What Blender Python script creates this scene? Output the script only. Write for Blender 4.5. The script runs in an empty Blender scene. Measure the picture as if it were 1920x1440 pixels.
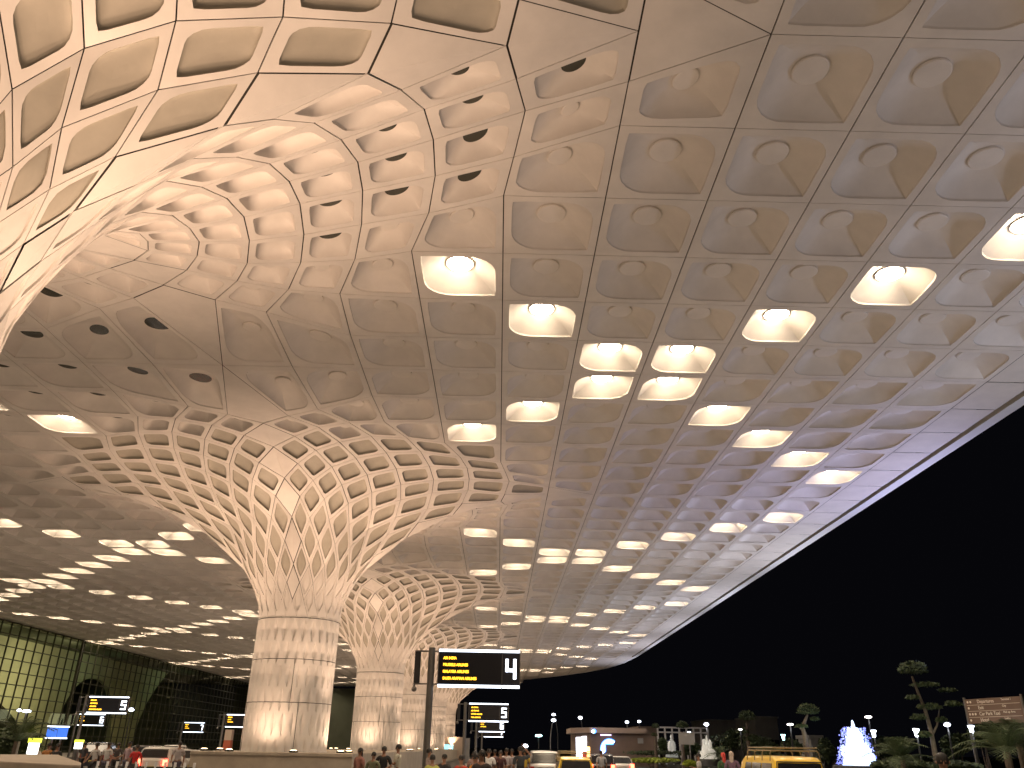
import bpy, bmesh, math, random
import numpy as np
from math import radians, sin, cos, pi, sqrt, atan2
from mathutils import Vector, Matrix
random.seed(7)
SC = bpy.context.scene
# ------------------------------------------------------------------ camera
CELL = 2.8333            # one ceiling module in metres
EYE = 1.90
CX, CY = 0.060173557, -4.3228276   # camera in ceiling modules
HC = 4.9136              # ceiling above the eye, in modules
def G(x, y, z=0.0):      # ceiling modules (z above the eye) -> metres
    return Vector(((x - CX) * CELL, (y - CY) * CELL, EYE + z * CELL))
yaw, pitch, roll = 0.0087848681, 0.4286673155, 0.0182621418
fw = Vector((sin(yaw) * cos(pitch), cos(yaw) * cos(pitch), sin(pitch)))
rt = Vector((cos(yaw), -sin(yaw), 0)); up = rt.cross(fw)
r2 = cos(roll) * rt + sin(roll) * up; u2 = -sin(roll) * rt + cos(roll) * up
cam = bpy.data.cameras.new('camera'); camo = bpy.data.objects.new('camera', cam)
SC.collection.objects.link(camo)
camo.matrix_world = Matrix(((r2.x, u2.x, -fw.x, 0), (r2.y, u2.y, -fw.y, 0), (r2.z, u2.z, -fw.z, EYE), (0, 0, 0, 1)))
cam.sensor_width = 36; cam.lens = 36 * 1493 / 1920; cam.clip_end = 3000; cam.clip_start = .05
SC.camera = camo
def at(px, py, d):       # photo pixel (1920x1440) at forward distance d metres -> world point
    v = r2 * ((px - 960) / 1493) + u2 * ((720 - py) / 1493) + fw
    return v * (d / v.y) + Vector((0, 0, EYE))
def gx_at(px, d, z=None):  # a point on the ground straight below that pixel column
    p = at(px, 1400, d); p.z = 0
    return p
# ------------------------------------------------------------------ world and exposure
W = bpy.data.worlds.new('World'); SC.world = W; W.use_nodes = True
bg = W.node_tree.nodes['Background']; bg.inputs[0].default_value = (.0019, .0019, .0028, 1); bg.inputs[1].default_value = 1.0
SC.view_settings.view_transform = 'Standard'; SC.view_settings.look = 'None'
SC.view_settings.exposure = 0.0; SC.view_settings.gamma = 1
SC.cycles.use_denoising = True; SC.cycles.max_bounces = 6; SC.cycles.diffuse_bounces = 4
SC.cycles.sample_clamp_indirect = 4; SC.cycles.use_light_tree = True
SC.cycles.glossy_bounces = 3; SC.cycles.transmission_bounces = 4; SC.cycles.transparent_max_bounces = 8
def lamp(kind, name, loc, target, power, col, size=.5, angle=100, blend=.6, parent=None, spread=None):
    l = bpy.data.lights.new(name, kind); l.energy = power; l.color = col
    if kind == 'SPOT': l.spot_size = radians(angle); l.spot_blend = blend; l.shadow_soft_size = size
    elif kind == 'AREA':
        l.size = size
        if spread: l.spread = radians(spread)
    else: l.shadow_soft_size = size
    o = bpy.data.objects.new(name, l); SC.collection.objects.link(o); o.location = loc
    if target is not None:
        o.rotation_euler = (Vector(target) - Vector(loc)).to_track_quat('-Z', 'Y').to_euler()
    if parent: o.parent = parent; o.matrix_parent_inverse = Matrix.Translation(-Vector(parent.location))
    return o
WARM = (1, .67, .45); AMB = (1, .74, .52); COOL = (.84, .85, 1)
# uplights and floods of the place, plus added fill (uplight fittings built below)
UPL = (-115, -65, -20, 20, 65, 115, 160, 200)
PZ = 1.52                # top of the stone plinths
for k in range(0, 6):
    c = G(-4, 12 * k, 0)
    base = Vector((c.x, c.y, PZ + .22))
    for a in UPL:
        d = Vector((cos(radians(a)), sin(radians(a)), 0))
        lamp('SPOT', 'uplight_beam', base + d * 3.7, base + d * 5.9 + Vector((0, 0, 14)), (3300, 2800, 2300, 2100, 2100, 2100)[k], WARM, .12, 80, .95)
    for a in (-95, 0, 180):
        d = Vector((cos(radians(a)), sin(radians(a)), 0))
        lamp('SPOT', 'shaft_beam', base + d * 3.5, base + d * 1.9 + Vector((0, 0, 3.0)), 330 if a == -95 else 220, WARM, .12, 130, 1)
for gy, pw, col in ((-3, 5000, AMB), (6, 5000, AMB), (18, 4500, AMB), (30, 4500, AMB), (42, 4500, AMB), (54, 4500, AMB)):  # added unseen fill from below, standing in for light off the road
    lamp('AREA', 'bounce_fill', G(2, gy, -.2), G(2, gy, 4), pw * .105, col, 16)
    lamp('AREA', 'bounce_fill', G(-11, gy, -.2), G(-11, gy, 4), pw * .105, col, 16)
for gy, pw in ((-1, 2200), (4, 2600), (11, 6000), (17, 5200), (24, 5200), (31, 4600), (38, 4800), (46, 4200)):
    lamp('SPOT', 'flood', G(9.3, gy, 1.2), G(7.4, gy, 4.9), pw, COOL if gy != 11 else (.66, .65, 1), .2, 110, .9)
for gy in (1, 9, 17, 27, 39, 51):  # added unseen fill that boosts the ceiling lights' spill onto the street
    lamp('AREA', 'spill_fill', G(1.5, gy, 4.4), G(1.5, gy, 0), 900, (1, .80, .58), 5)
    lamp('AREA', 'spill_fill', G(-10, gy + 2, 4.4), G(-10, gy + 2, 0), 900, (1, .80, .58), 5)
# ------------------------------------------------------------------ materials
def mat(name, col, rough=.6, metal=0, emit=None, es=0, noise=0, nscale=3, bump=0, bscale=20, spec=None, alpha=None, trans=0, coat=0):
    m = bpy.data.materials.new(name); m.use_nodes = True; nt = m.node_tree; b = nt.nodes['Principled BSDF']
    b.inputs['Base Color'].default_value = (*col, 1); b.inputs['Roughness'].default_value = rough; b.inputs['Metallic'].default_value = metal
    if spec is not None: b.inputs['Specular IOR Level'].default_value = spec
    if coat: b.inputs['Coat Weight'].default_value = coat
    if trans: b.inputs['Transmission Weight'].default_value = trans
    if emit: b.inputs['Emission Color'].default_value = (*emit, 1); b.inputs['Emission Strength'].default_value = es
    if noise or bump:
        tc = nt.nodes.new('ShaderNodeTexCoord')
    if noise:
        n = nt.nodes.new('ShaderNodeTexNoise'); n.inputs['Scale'].default_value = nscale; n.inputs['Detail'].default_value = 7; n.inputs['Roughness'].default_value = .62
        r = nt.nodes.new('ShaderNodeMapRange'); r.inputs[1].default_value = .3; r.inputs[2].default_value = .7; r.inputs[3].default_value = 1 - noise; r.inputs[4].default_value = 1 + noise * .35
        x = nt.nodes.new('ShaderNodeMix'); x.data_type = 'RGBA'; x.blend_type = 'MULTIPLY'; x.inputs[0].default_value = 1
        x.inputs[6].default_value = (*col, 1)
        nt.links.new(tc.outputs['Object'], n.inputs['Vector']); nt.links.new(n.outputs[0], r.inputs[0]); nt.links.new(r.outputs[0], x.inputs[7]); nt.links.new(x.outputs[2], b.inputs['Base Color'])
    if bump:
        n2 = nt.nodes.new('ShaderNodeTexNoise'); n2.inputs['Scale'].default_value = bscale; n2.inputs['Detail'].default_value = 5
        bp = nt.nodes.new('ShaderNodeBump'); bp.inputs['Strength'].default_value = bump; bp.inputs['Distance'].default_value = .02
        nt.links.new(tc.outputs['Object'], n2.inputs['Vector']); nt.links.new(n2.outputs[0], bp.inputs['Height']); nt.links.new(bp.outputs[0], b.inputs['Normal'])
    return m
M = {}
M['panel'] = mat('canopy_panel', (.75, .70, .66), .55, noise=.13, nscale=.7, bump=.05, bscale=3)
M['joint'] = mat('panel_joint', (.035, .028, .02), .8)
M['hole'] = mat('smoked_glass', (.03, .032, .022), .25)
M['recess'] = mat('coffer_shade', (.42, .385, .325), .6, noise=.1, nscale=2)  # darker panel tone: shade inside the coffers put into the colour
M['edge'] = mat('edge_white', (.8, .8, .82), .4, noise=.06, nscale=1)
M['black'] = mat('black_metal', (.012, .012, .014), .45)
M['steel'] = mat('steel', (.22, .21, .20), .35, .9, noise=.15, nscale=4)
M['plinth'] = mat('plinth_stone', (.42, .36, .29), .6, noise=.22, nscale=1.2, bump=.1, bscale=12)
M['diffuser'] = mat('lamp_diffuser', (.9, .85, .7), .4, emit=(1, .80, .56), es=76)
M['lampwarm'] = mat('uplight_lens', (.9, .8, .6), .3, emit=(1, .72, .42), es=14)
# ------------------------------------------------------------------ helpers
def link(o): SC.collection.objects.link(o); return o
def tag(o, label=None, cat=None, group=None, kind=None):
    if label: o['label'] = label
    if cat: o['category'] = cat
    if group: o['group'] = group
    if kind: o['kind'] = kind
    return o
def empty(name, loc, rz=0, **k):
    o = bpy.data.objects.new(name, None); link(o); o.location = loc; o.rotation_euler = (0, 0, rz); o.empty_display_size = .2
    return tag(o, **k)
class MB:
    def __init__(s): s.v = []; s.f = []; s.m = []
    def add(s, vs, fs, mi=0):
        n = len(s.v); s.v += [tuple(v) for v in vs]; s.f += [tuple(n + i for i in f) for f in fs]; s.m += [mi] * len(fs); return s
    def box(s, x0, x1, y0, y1, z0, z1, mi=0, T=None):
        vs = [Vector((x, y, z)) for z in (z0, z1) for y in (y0, y1) for x in (x0, x1)]
        if T is not None: vs = [T @ v for v in vs]
        return s.add(vs, [(0, 2, 3, 1), (4, 5, 7, 6), (0, 1, 5, 4), (2, 6, 7, 3), (0, 4, 6, 2), (1, 3, 7, 5)], mi)
    def tube(s, pts, rad, n=8, mi=0, cap=True):
        pts = [Vector(p) for p in pts]; R = rad if isinstance(rad, (list, tuple)) else [rad] * len(pts)
        vs = []; prev = None
        for i, p in enumerate(pts):
            t = (pts[min(i + 1, len(pts) - 1)] - pts[max(i - 1, 0)]).normalized()
            a = Vector((0, 0, 1)) if abs(t.z) < .9 else Vector((1, 0, 0))
            if prev is not None: a = prev
            b = t.cross(a).normalized(); a = b.cross(t).normalized(); prev = a
            for k in range(n):
                th = 2 * pi * k / n; vs.append(p + (a * cos(th) + b * sin(th)) * R[i])
        fs = []
        for i in range(len(pts) - 1):
            for k in range(n):
                k2 = (k + 1) % n; fs.append((i * n + k, i * n + k2, (i + 1) * n + k2, (i + 1) * n + k))
        if cap: fs.append(tuple(range(n - 1, -1, -1))); fs.append(tuple((len(pts) - 1) * n + k for k in range(n)))
        return s.add(vs, fs, mi)
    def lathe(s, prof, n=16, c=(0, 0, 0), mi=0, sx=1, sy=1):
        vs = []
        for r, z in prof:
            for k in range(n):
                th = 2 * pi * k / n; vs.append((c[0] + r * cos(th) * sx, c[1] + r * sin(th) * sy, c[2] + z))
        fs = []
        for i in range(len(prof) - 1):
            for k in range(n):
                k2 = (k + 1) % n; fs.append((i * n + k, i * n + k2, (i + 1) * n + k2, (i + 1) * n + k))
        fs.append(tuple(range(n - 1, -1, -1))); fs.append(tuple((len(prof) - 1) * n + k for k in range(n)))
        return s.add(vs, fs, mi)
    def ball(s, c, r, n=10, m=6, mi=0, sz=1, jit=0, rnd=random):
        prof = [(max(.001, sin(pi * i / m)) * r, -cos(pi * i / m) * r * sz) for i in range(m + 1)]
        k0 = len(s.v); s.lathe(prof, n, c, mi)
        if jit:
            for i in range(k0, len(s.v)):
                v = s.v[i]; s.v[i] = tuple(v[j] + rnd.uniform(-jit, jit) for j in range(3))
        return s
    def mesh(s, name, mats, smooth=None):
        me = bpy.data.meshes.new(name); me.from_pydata([tuple(v) for v in s.v], [], s.f)
        for m in (mats if isinstance(mats, (list, tuple)) else [mats]): me.materials.append(m)
        me.polygons.foreach_set('material_index', s.m)
        if smooth is not None:
            me.polygons.foreach_set('use_smooth', [True] * len(s.f)); me.update(); me.set_sharp_from_angle(angle=radians(smooth))
        me.update(); return me
    def build(s, name, mats, parent=None, smooth=None, loc=None, rz=0, **k):
        o = bpy.data.objects.new(name, s.mesh(name, mats, smooth)); link(o)
        if parent: o.parent = parent
        if loc is not None: o.location = loc
        if rz: o.rotation_euler = (0, 0, rz)
        return tag(o, **k)
def copy_tree(o, parent=None):
    c = o.copy(); SC.collection.objects.link(c); c.parent = parent
    for ch in [x for x in SC.objects if x.parent == o]: copy_tree(ch, c)
    return c
_font = {}
def text_mesh(name, s, size, m, parent, loc, rot=(pi / 2, 0, 0), ext=.004, sx=1, bold=0):
    cu = bpy.data.curves.new(name, 'FONT'); cu.body = s; cu.size = size; cu.extrude = ext; cu.offset = bold
    t = bpy.data.objects.new(name, cu); link(t)
    me = bpy.data.meshes.new_from_object(t.evaluated_get(bpy.context.evaluated_depsgraph_get()))
    bpy.data.objects.remove(t); me.materials.clear(); me.materials.append(m); me.name = name
    o = bpy.data.objects.new(name, me); link(o); o.parent = parent; o.location = loc; o.rotation_euler = rot; o.scale = (sx, 1, 1)
    return o
# ------------------------------------------------------------------ canopy ceiling and funnel columns
NODES = {}
for r in "-6,-1,0.102,0.694,2.2;-6,0,0,0.72,2.5;-5,-2,0.3,0.647,2.2;-5,-1,0.21,0.695,2.5;-5,0,0.126,0.767,2.82;-5,1,0,0.869,3.15;-4,-3,0.478,0.555,2.2;-4,-2,0.405,0.623,2.5;-4,-1,0.369,0.715,2.82;-4,0,0.298,0.839,3.15;-4,1,0.163,1.052,3.56;-4,2,0,1.3,3.961;-3,-4,0.623,0.426,2.2;-3,-3,0.573,0.509,2.5;-3,-2,0.586,0.614,2.82;-3,-1,0.576,0.752,3.15;-3,0,0.487,1.056,3.54;-3,1,0.365,1.391,3.922;-3,2,0.231,1.734,4.244;-3,3,0,2.11,4.479;-2,-5,0.725,0.268,2.2;-2,-4,0.701,0.36,2.5;-2,-3,0.764,0.471,2.82;-2,-2,0.814,0.614,3.15;-2,-1,0.782,0.909,3.538;-2,0,0.72,1.305,3.909;-2,1,0.696,1.753,4.199;-2,2,0.554,2.197,4.417;-2,3,0.35,2.626,4.594;-2,4,0,3.051,4.749;-1,-6,0.778,0.091,2.2;-1,-5,0.782,0.186,2.5;-1,-4,0.89,0.296,2.82;-1,-3,0.997,0.434,3.15;-1,-2,1.033,0.67,3.536;-1,-1,1.055,1.023,3.903;-1,0,1.099,1.466,4.199;-1,1,1.041,1.959,4.416;-1,2,0.931,2.456,4.602;-1,3,0.719,2.938,4.746;-1,4,0.436,3.37,4.837;-1,5,0,3.8,4.898;0,-6,0.81,0,2.5;0,-5,0.955,0.101,2.82;0,-4,1.112,0.225,3.15;0,-3,1.21,0.411,3.48;0,-2,1.371,0.633,3.921;0,-1,1.493,1.061,4.198;0,0,1.535,1.495,4.419;0,1,1.508,2.019,4.603;0,2,1.378,2.598,4.725;0,3,1.177,3.174,4.819;0,4,0.904,3.672,4.894;0,5,0.499,4.135,4.907;0,6,0,6.0,4.914;1,-5,1.152,0,3.15;1,-4,1.429,0.149,3.482;1,-3,1.719,0.335,3.887;1,-2,1.908,0.642,4.168;1,-1,2.038,1.02,4.425;1,0,2.075,1.462,4.598;1,1,2.035,1.984,4.748;1,2,1.922,2.62,4.835;1,3,1.735,3.268,4.908;1,4,1.451,3.872,4.914;1,5,1.04,4.428,4.914;1,6,1.0,6.0,4.914;2,-4,2.043,0,3.899;2,-3,2.312,0.222,4.174;2,-2,2.526,0.494,4.396;2,-1,2.638,0.917,4.609;2,0,2.696,1.349,4.738;2,1,2.648,1.879,4.838;2,2,2.532,2.519,4.907;2,3,2.353,3.19,4.914;2,4,2.05,3.939,4.914;2,5,2.0,5.0,4.914;2,6,2.0,6.0,4.914;3,-3,3.014,0,4.417;3,-2,3.209,0.309,4.574;3,-1,3.344,0.689,4.748;3,0,3.379,1.15,4.84;3,1,3.355,1.692,4.885;3,2,3.246,2.289,4.898;3,3,3.0,3.0,4.914;3,4,3.0,4.0,4.914;3,5,3.0,5.0,4.914;3,6,3.0,6.0,4.914;4,-2,4.013,0,4.728;4,-1,4.091,0.367,4.775;4,0,4.176,0.846,4.906;4,1,4.089,1.436,4.914;4,2,4.0,2.0,4.914;4,3,4.0,3.0,4.914;4,4,4.0,4.0,4.914;4,5,4.0,5.0,4.914;4,6,4.0,6.0,4.914;5,-1,5.0,0,4.914;5,0,5.0,0.5,4.914;5,1,5.0,1.0,4.914;5,2,5.0,2.0,4.914;5,3,5.0,3.0,4.914;5,4,5.0,4.0,4.914;5,5,5.0,5.0,4.914;5,6,5.0,6.0,4.914;6,0,6.0,0,4.914;6,1,6.0,1.0,4.914;6,2,6.0,2.0,4.914;6,3,6.0,3.0,4.914;6,4,6.0,4.0,4.914;6,5,6.0,5.0,4.914;6,6,6.0,6.0,4.914;7,0,7.0,0.0,4.914;7,1,7.0,1.0,4.914;7,2,7.0,2.0,4.914;7,3,7.0,3.0,4.914;7,4,7.0,4.0,4.914;7,5,7.0,5.0,4.914;7,6,7.0,6.0,4.914;8,0,8.0,0.0,4.914;8,1,8.0,1.0,4.914;8,2,8.0,2.0,4.914;8,3,8.0,3.0,4.914;8,4,8.0,4.0,4.914;8,5,8.0,5.0,4.914;8,6,8.0,6.0,4.914".split(';'):
    a = r.split(','); NODES[(int(a[0]), int(a[1]))] = np.array([float(v) for v in a[2:]])
def rrect(K, m, r0, r1):
    """outline radius factors of a leaf: corners (-,-),(+,+) tight radius r0, corners (+,-),(-,+) radius r1"""
    out = []
    h = .5 - m
    for i in range(K):
        th = 2 * pi * (i + .0) / K + pi / 4; c, s = cos(th), sin(th)
        r = r0 if c * s > 0 else r1
        lo, hi = 0., 1.
        for _ in range(24):
            t = (lo + hi) / 2; x, y = abs(c * t), abs(s * t)
            inside = x <= h and y <= h and not (x > h - r and y > h - r and (x - h + r) ** 2 + (y - h + r) ** 2 > r * r)
            if inside: lo = t
            else: hi = t
        out.append((.5 + lo * c, .5 + lo * s))
    return np.array(out)
def square(K, m):
    th = 2 * pi * np.arange(K) / K + pi / 4; c, s = np.cos(th), np.sin(th); k = (.5 - m) / np.maximum(abs(c), abs(s))
    return np.stack([.5 + c * k, .5 + s * k], 1)
_rc = {}
def shapes(K, kind):
    if (K, kind) not in _rc:
        th = 2 * pi * np.arange(K) / K + pi / 4
        circ = np.stack([np.cos(th), np.sin(th)], 1)
        lf = rrect(K, .085, .03, .30) if kind == 0 else rrect(K, .135, .06, .20)
        _rc[(K, kind)] = (square(K, 0), square(K, .0), lf, circ)
    return _rc[(K, kind)]
def bil(P, uv):
    u, v = uv[:, 0:1], uv[:, 1:2]
    return P[0] * (1 - u) * (1 - v) + P[1] * u * (1 - v) + P[2] * (1 - u) * v + P[3] * u * v
def coffer(mb, P, K=32, style='cap', gu=.007, gv=.007, flip=False, depth=.19):
    """P: corners 00,10,01,11. A panel with a leaf-shaped hole, a tapering recess and a round top. Mirrored copies flip the faces."""
    P = [np.array(p, float) for p in P]
    eu = np.linalg.norm(P[1] - P[0]) + np.linalg.norm(P[3] - P[2]); ev = np.linalg.norm(P[2] - P[0]) + np.linalg.norm(P[3] - P[1])
    su, sv = eu / 2, ev / 2; size = min(su, sv)
    N = np.cross(P[3] - P[0], P[2] - P[1]); N /= np.linalg.norm(N)
    if flip: N = -N
    sq, _, lf, circ = shapes(K, 0 if style in ('cap', 'hole', 'lit') and size > .75 else 1)
    a = np.array([gu / su, gv / sv])
    inner = .5 + (sq - .5) * (1 - 2 * a)
    strip = .5 + (sq - .5) * (1 - 2 * a - .06)
    rings = []
    d = depth * (1 if size > .75 else min(1, (size / .75)) ** .8)
    if style == 'deep': d *= .45
    if style == 'bowl': d *= 1.0
    rc = (.20 if style == 'hole' and min(su, sv) < .97 else .135 if style == 'hole' else .155) / max(size, .3) * min(1, size) if style not in ('deep', 'bowl', 'soft') else .17
    rcu = np.array([rc * size / su, rc * size / sv]) if style not in ('deep', 'bowl', 'soft') else np.array([rc, rc])
    cc = .5 + circ * rcu * 1.06
    idx0 = len(mb.v)
    R = [(bil(P, sq), .02), (bil(P, strip), .02), (bil(P, inner), 0), (bil(P, inner), .014),
         (bil(P, inner), 0), (bil(P, lf), 0), (bil(P, .5 + (lf - .5) * .985), .018)]
    if style in ('deep', 'bowl', 'soft'):
        for t, hh in ((.035, .20), (.09, .40), (.17, .60), (.28, .76), (.42, .88), (.58, .95)): R.append((bil(P, .5 + (lf - .5) * (1 - t)), .018 + (d - .018) * hh))
        R.append((bil(P, .5 + (lf - .5) * .22), d))
    else:
        for t in ((.35, .42), (.7, .80)): R.append((bil(P, lf * (1 - t[0]) + cc * t[0]), .02 + (d - .02) * t[1]))
        R.append((bil(P, cc), d))
    vs = []
    for pts, h in R: vs += list(pts + N * h)
    fs, ms = [], []
    def ring(i, j, mi):
        for k in range(K):
            k2 = (k + 1) % K
            f = (i * K + k, j * K + k, j * K + k2, i * K + k2)
            fs.append(f[::-1] if not flip else f); ms.append(mi)
    ring(0, 1, 1); ring(3, 2, 0)
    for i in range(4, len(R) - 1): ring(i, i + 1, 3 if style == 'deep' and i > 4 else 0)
    last = (len(R) - 1) * K
    top = tuple(last + k for k in range(K)); top = top if flip else top[::-1]
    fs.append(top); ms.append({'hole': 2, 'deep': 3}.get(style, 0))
    n = idx0
    mb.v += [tuple(v) for v in vs]; mb.f += [tuple(n + i for i in f) for f in fs]; mb.m += ms
    if style == 'cap':
        n = len(mb.v); c2 = .5 + circ * rcu * .97; c3 = .5 + circ * rcu * .90
        vs = []
        for pts, h in ((c2, d - .004), (c2, d - .024), (c3, d - .030)): vs += list(bil(P, pts) + N * h)
        fs = []
        for i in range(2):
            for k in range(K):
                k2 = (k + 1) % K; f = (i * K + k, (i + 1) * K + k, (i + 1) * K + k2, i * K + k2); fs.append(f if flip else f[::-1])
        t = tuple(2 * K + k for k in range(K)); fs.append(t if flip else t[::-1])
        mb.v += [tuple(v) for v in vs]; mb.f += [tuple(n + i for i in f) for f in fs]; mb.m += [0] * len(fs)
    return P, N, d, rcu
def plain(mb, pts, gap=.007, flip=False):
    pts = [np.array(p, float) for p in pts]; n = len(pts); c = sum(pts) / n
    N = np.cross(pts[1] - pts[0], pts[2] - pts[0]); N = N / (np.linalg.norm(N) + 1e-9)
    if N[2] < 0: N = -N
    r = np.mean([np.linalg.norm(p - c) for p in pts]); k = 1 - gap * 1.6 / r
    a = [c + (p - c) * k for p in pts]; b = [p + N * .02 for p in pts]; e = [c + (p - c) * (k - .07) + N * .02 for p in pts]
    i0 = len(mb.v); mb.v += [tuple(v) for v in a + b + e]
    mb.f.append(tuple(i0 + i for i in range(n))); mb.m.append(0)
    for i in range(n):
        j = (i + 1) % n; mb.f.append((i0 + n + i, i0 + n + j, i0 + 2 * n + j, i0 + 2 * n + i)); mb.m.append(1)
def quad_cells():
    """cells of one canonical quadrant (lower corner p,q); seam cells are triangles"""
    full, tri = [], []
    for (a, q) in NODES:
        if (a + 1, q + 1) not in NODES: continue
        if a > 5 or q > 5: continue
        A, B = (a + 1, q), (a, q + 1)
        if A in NODES and B in NODES:
            if (a - q == 6 and a < 6) or (q - a == 6 and q < 6): continue
            full.append((a, q))
        elif A in NODES or B in NODES:
            tri.append((a, q, A if A in NODES else B))
    return full, tri
FULL, TRI = quad_cells()
def xf(P, sx, sy): return np.array([P[0] * sx, P[1] * sy, P[2]])
def is_flat(keys): return all(NODES[k][2] > HC - .012 for k in keys)
lit_cells = []
def quadrant(mb, sx, sy, flat, ox=0., oy=0., K=32, lits=None, keep=None):
    flip = sx * sy < 0
    for (a, q) in FULL:
        ks = [(a, q), (a + 1, q), (a, q + 1), (a + 1, q + 1)]
        if is_flat(ks) != flat: continue
        P = [xf(NODES[k], sx, sy) + np.array([ox, oy, 0]) for k in ks]
        if keep and not keep(P): continue
        s = a + q + 1
        dmin = min(a, q)
        if flat or (dmin >= 2 and (sy > 0 or dmin >= 3)):
            style = 'cap' if sx > 0 else 'hole'
            if sx < 0 and (a + q) > 99: style = 'deep'
            if flat and a == q: style = 'lit'
        elif s >= 1 and 1 <= a <= 4 and q < 4: style = 'hole' if sy > 0 else 'deep'
        elif s >= 3: style = 'cap' if sx > 0 else 'hole'
        else: style = 'deep'
        if not flat and s < 4 and a < 1: style = 'deep'
        if style == 'deep' and sy > 0: style = 'bowl'
        if s <= -5: style = 'soft'
        dep = .19 if s > -2 else (.13 if s > -3 else (.07 if s > -4 else .02))
        gu = .006; gv = .004
        r = coffer(mb, P, K if s > -4 else 16, 'lit' if style == 'lit' else style, gu, gv, flip, dep)
        if style == 'lit' and lits is not None: lits.append(r)
    for (a, q, B) in TRI:
        ks = [(a, q), B, (a + 1, q + 1)]
        if is_flat(ks) != flat: continue
        P = [xf(NODES[k], sx, sy) + np.array([ox, oy, 0]) for k in ks]
        if keep and not keep(P): continue
        triangle(mb, P)
def triangle(mb, P):
    # half of a solid diamond: joint along the two outer edges only, open on the seam edge P0-P2
    P = [np.array(p, float) for p in P]
    N = np.cross(P[1] - P[0], P[2] - P[0]); N = N / (np.linalg.norm(N) + 1e-9)
    if N[2] < 0: N = -N
    c = (P[0] + P[2]) / 2; L = np.linalg.norm(P[1] - c); k = 1 - .012 / max(L, .05)
    a = [P[0] * k + c * (1 - k), P[1] * k + c * (1 - k), P[2] * k + c * (1 - k)]
    b = [p + N * .015 for p in P]; e = [(c + (p - c) * .9) + N * .015 for p in P]
    i0 = len(mb.v); mb.v += [tuple(v) for v in a + b + e]
    mb.f.append((i0, i0 + 1, i0 + 2)); mb.m.append(0)
    for i, j in ((0, 1), (1, 2)): mb.f.append((i0 + 3 + i, i0 + 3 + j, i0 + 6 + j, i0 + 6 + i)); mb.m.append(1)
SH = .09   # the shafts stand a little to the right of the module line
def scale_mb(mb):   # module coordinates -> metres about the column axis at eye level
    mb.v = [((v[0] + SH * min(1, max(0, (4.3 - v[2]) / 2))) * CELL, v[1] * CELL, v[2] * CELL) for v in mb.v]
EDGE = [(8.05, -6.5), (8.05, 44), (7.85, 48), (7.3, 51.5), (6.2, 55), (4.6, 58.5), (1.9, 63), (-2.5, 68), (-8, 72), (-14, 74.6), (-23, 75)]
def inside_edge(x, y, off=0):
    for (x0, y0), (x1, y1) in zip(EDGE[:-1], EDGE[1:]):
        dx, dy = x1 - x0, y1 - y0; L = sqrt(dx * dx + dy * dy)
        if (dx * (y - y0) - dy * (x - x0)) / L < off and y0 - 1 <= y: 
            return False
    return True
# funnel capitals: one mesh shared by all columns
cap_mb = MB()
for sx in (1, -1):
    for sy in (1, -1): quadrant(cap_mb, sx, sy, False)
# lower fringe: triangles closing the diamonds onto the neck ring
for sx in (1, -1):
    for sy in (1, -1):
        for (a, q) in NODES:
            if a + q == -7 and (a + 1, q - 1) in NODES and (a + 1, q) in NODES:
                P = [xf(NODES[k], sx, sy) for k in ((a, q), (a + 1, q), (a + 1, q - 1))]
                i0 = len(cap_mb.v); cap_mb.v += [tuple(p) for p in P]; cap_mb.f.append((i0, i0 + 1, i0 + 2)); cap_mb.m.append(0)
        # the four triangles at the axes
    P = None
for s_ in (1, -1):
    A = NODES[(-1, -6)] if (-1, -6) in NODES else None
def axis_tri(k_top, k_side, mirror_axis):
    for s1 in (1, -1):
        t = NODES[k_top].copy(); n1 = NODES[k_side].copy()
        if mirror_axis == 'x':   # top node on the x axis
            T = xf(t, s1, 1); L_ = xf(n1, s1, 1); R_ = xf(n1, s1, -1)
        else:
            T = xf(t, 1, s1); L_ = xf(n1, 1, s1); R_ = xf(n1, -1, s1)
        i0 = len(cap_mb.v); cap_mb.v += [tuple(T), tuple(L_), tuple(R_)]; cap_mb.f.append((i0, i0 + 1, i0 + 2)); cap_mb.m.append(0)
axis_tri((0, -6), (-1, -6), 'x'); axis_tri((-6, 0), (-6, -1), 'y')
scale_mb(cap_mb)
cap_me = cap_mb.mesh('capital', [M['panel'], M['joint'], M['hole'], M['recess']], smooth=28)
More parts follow.
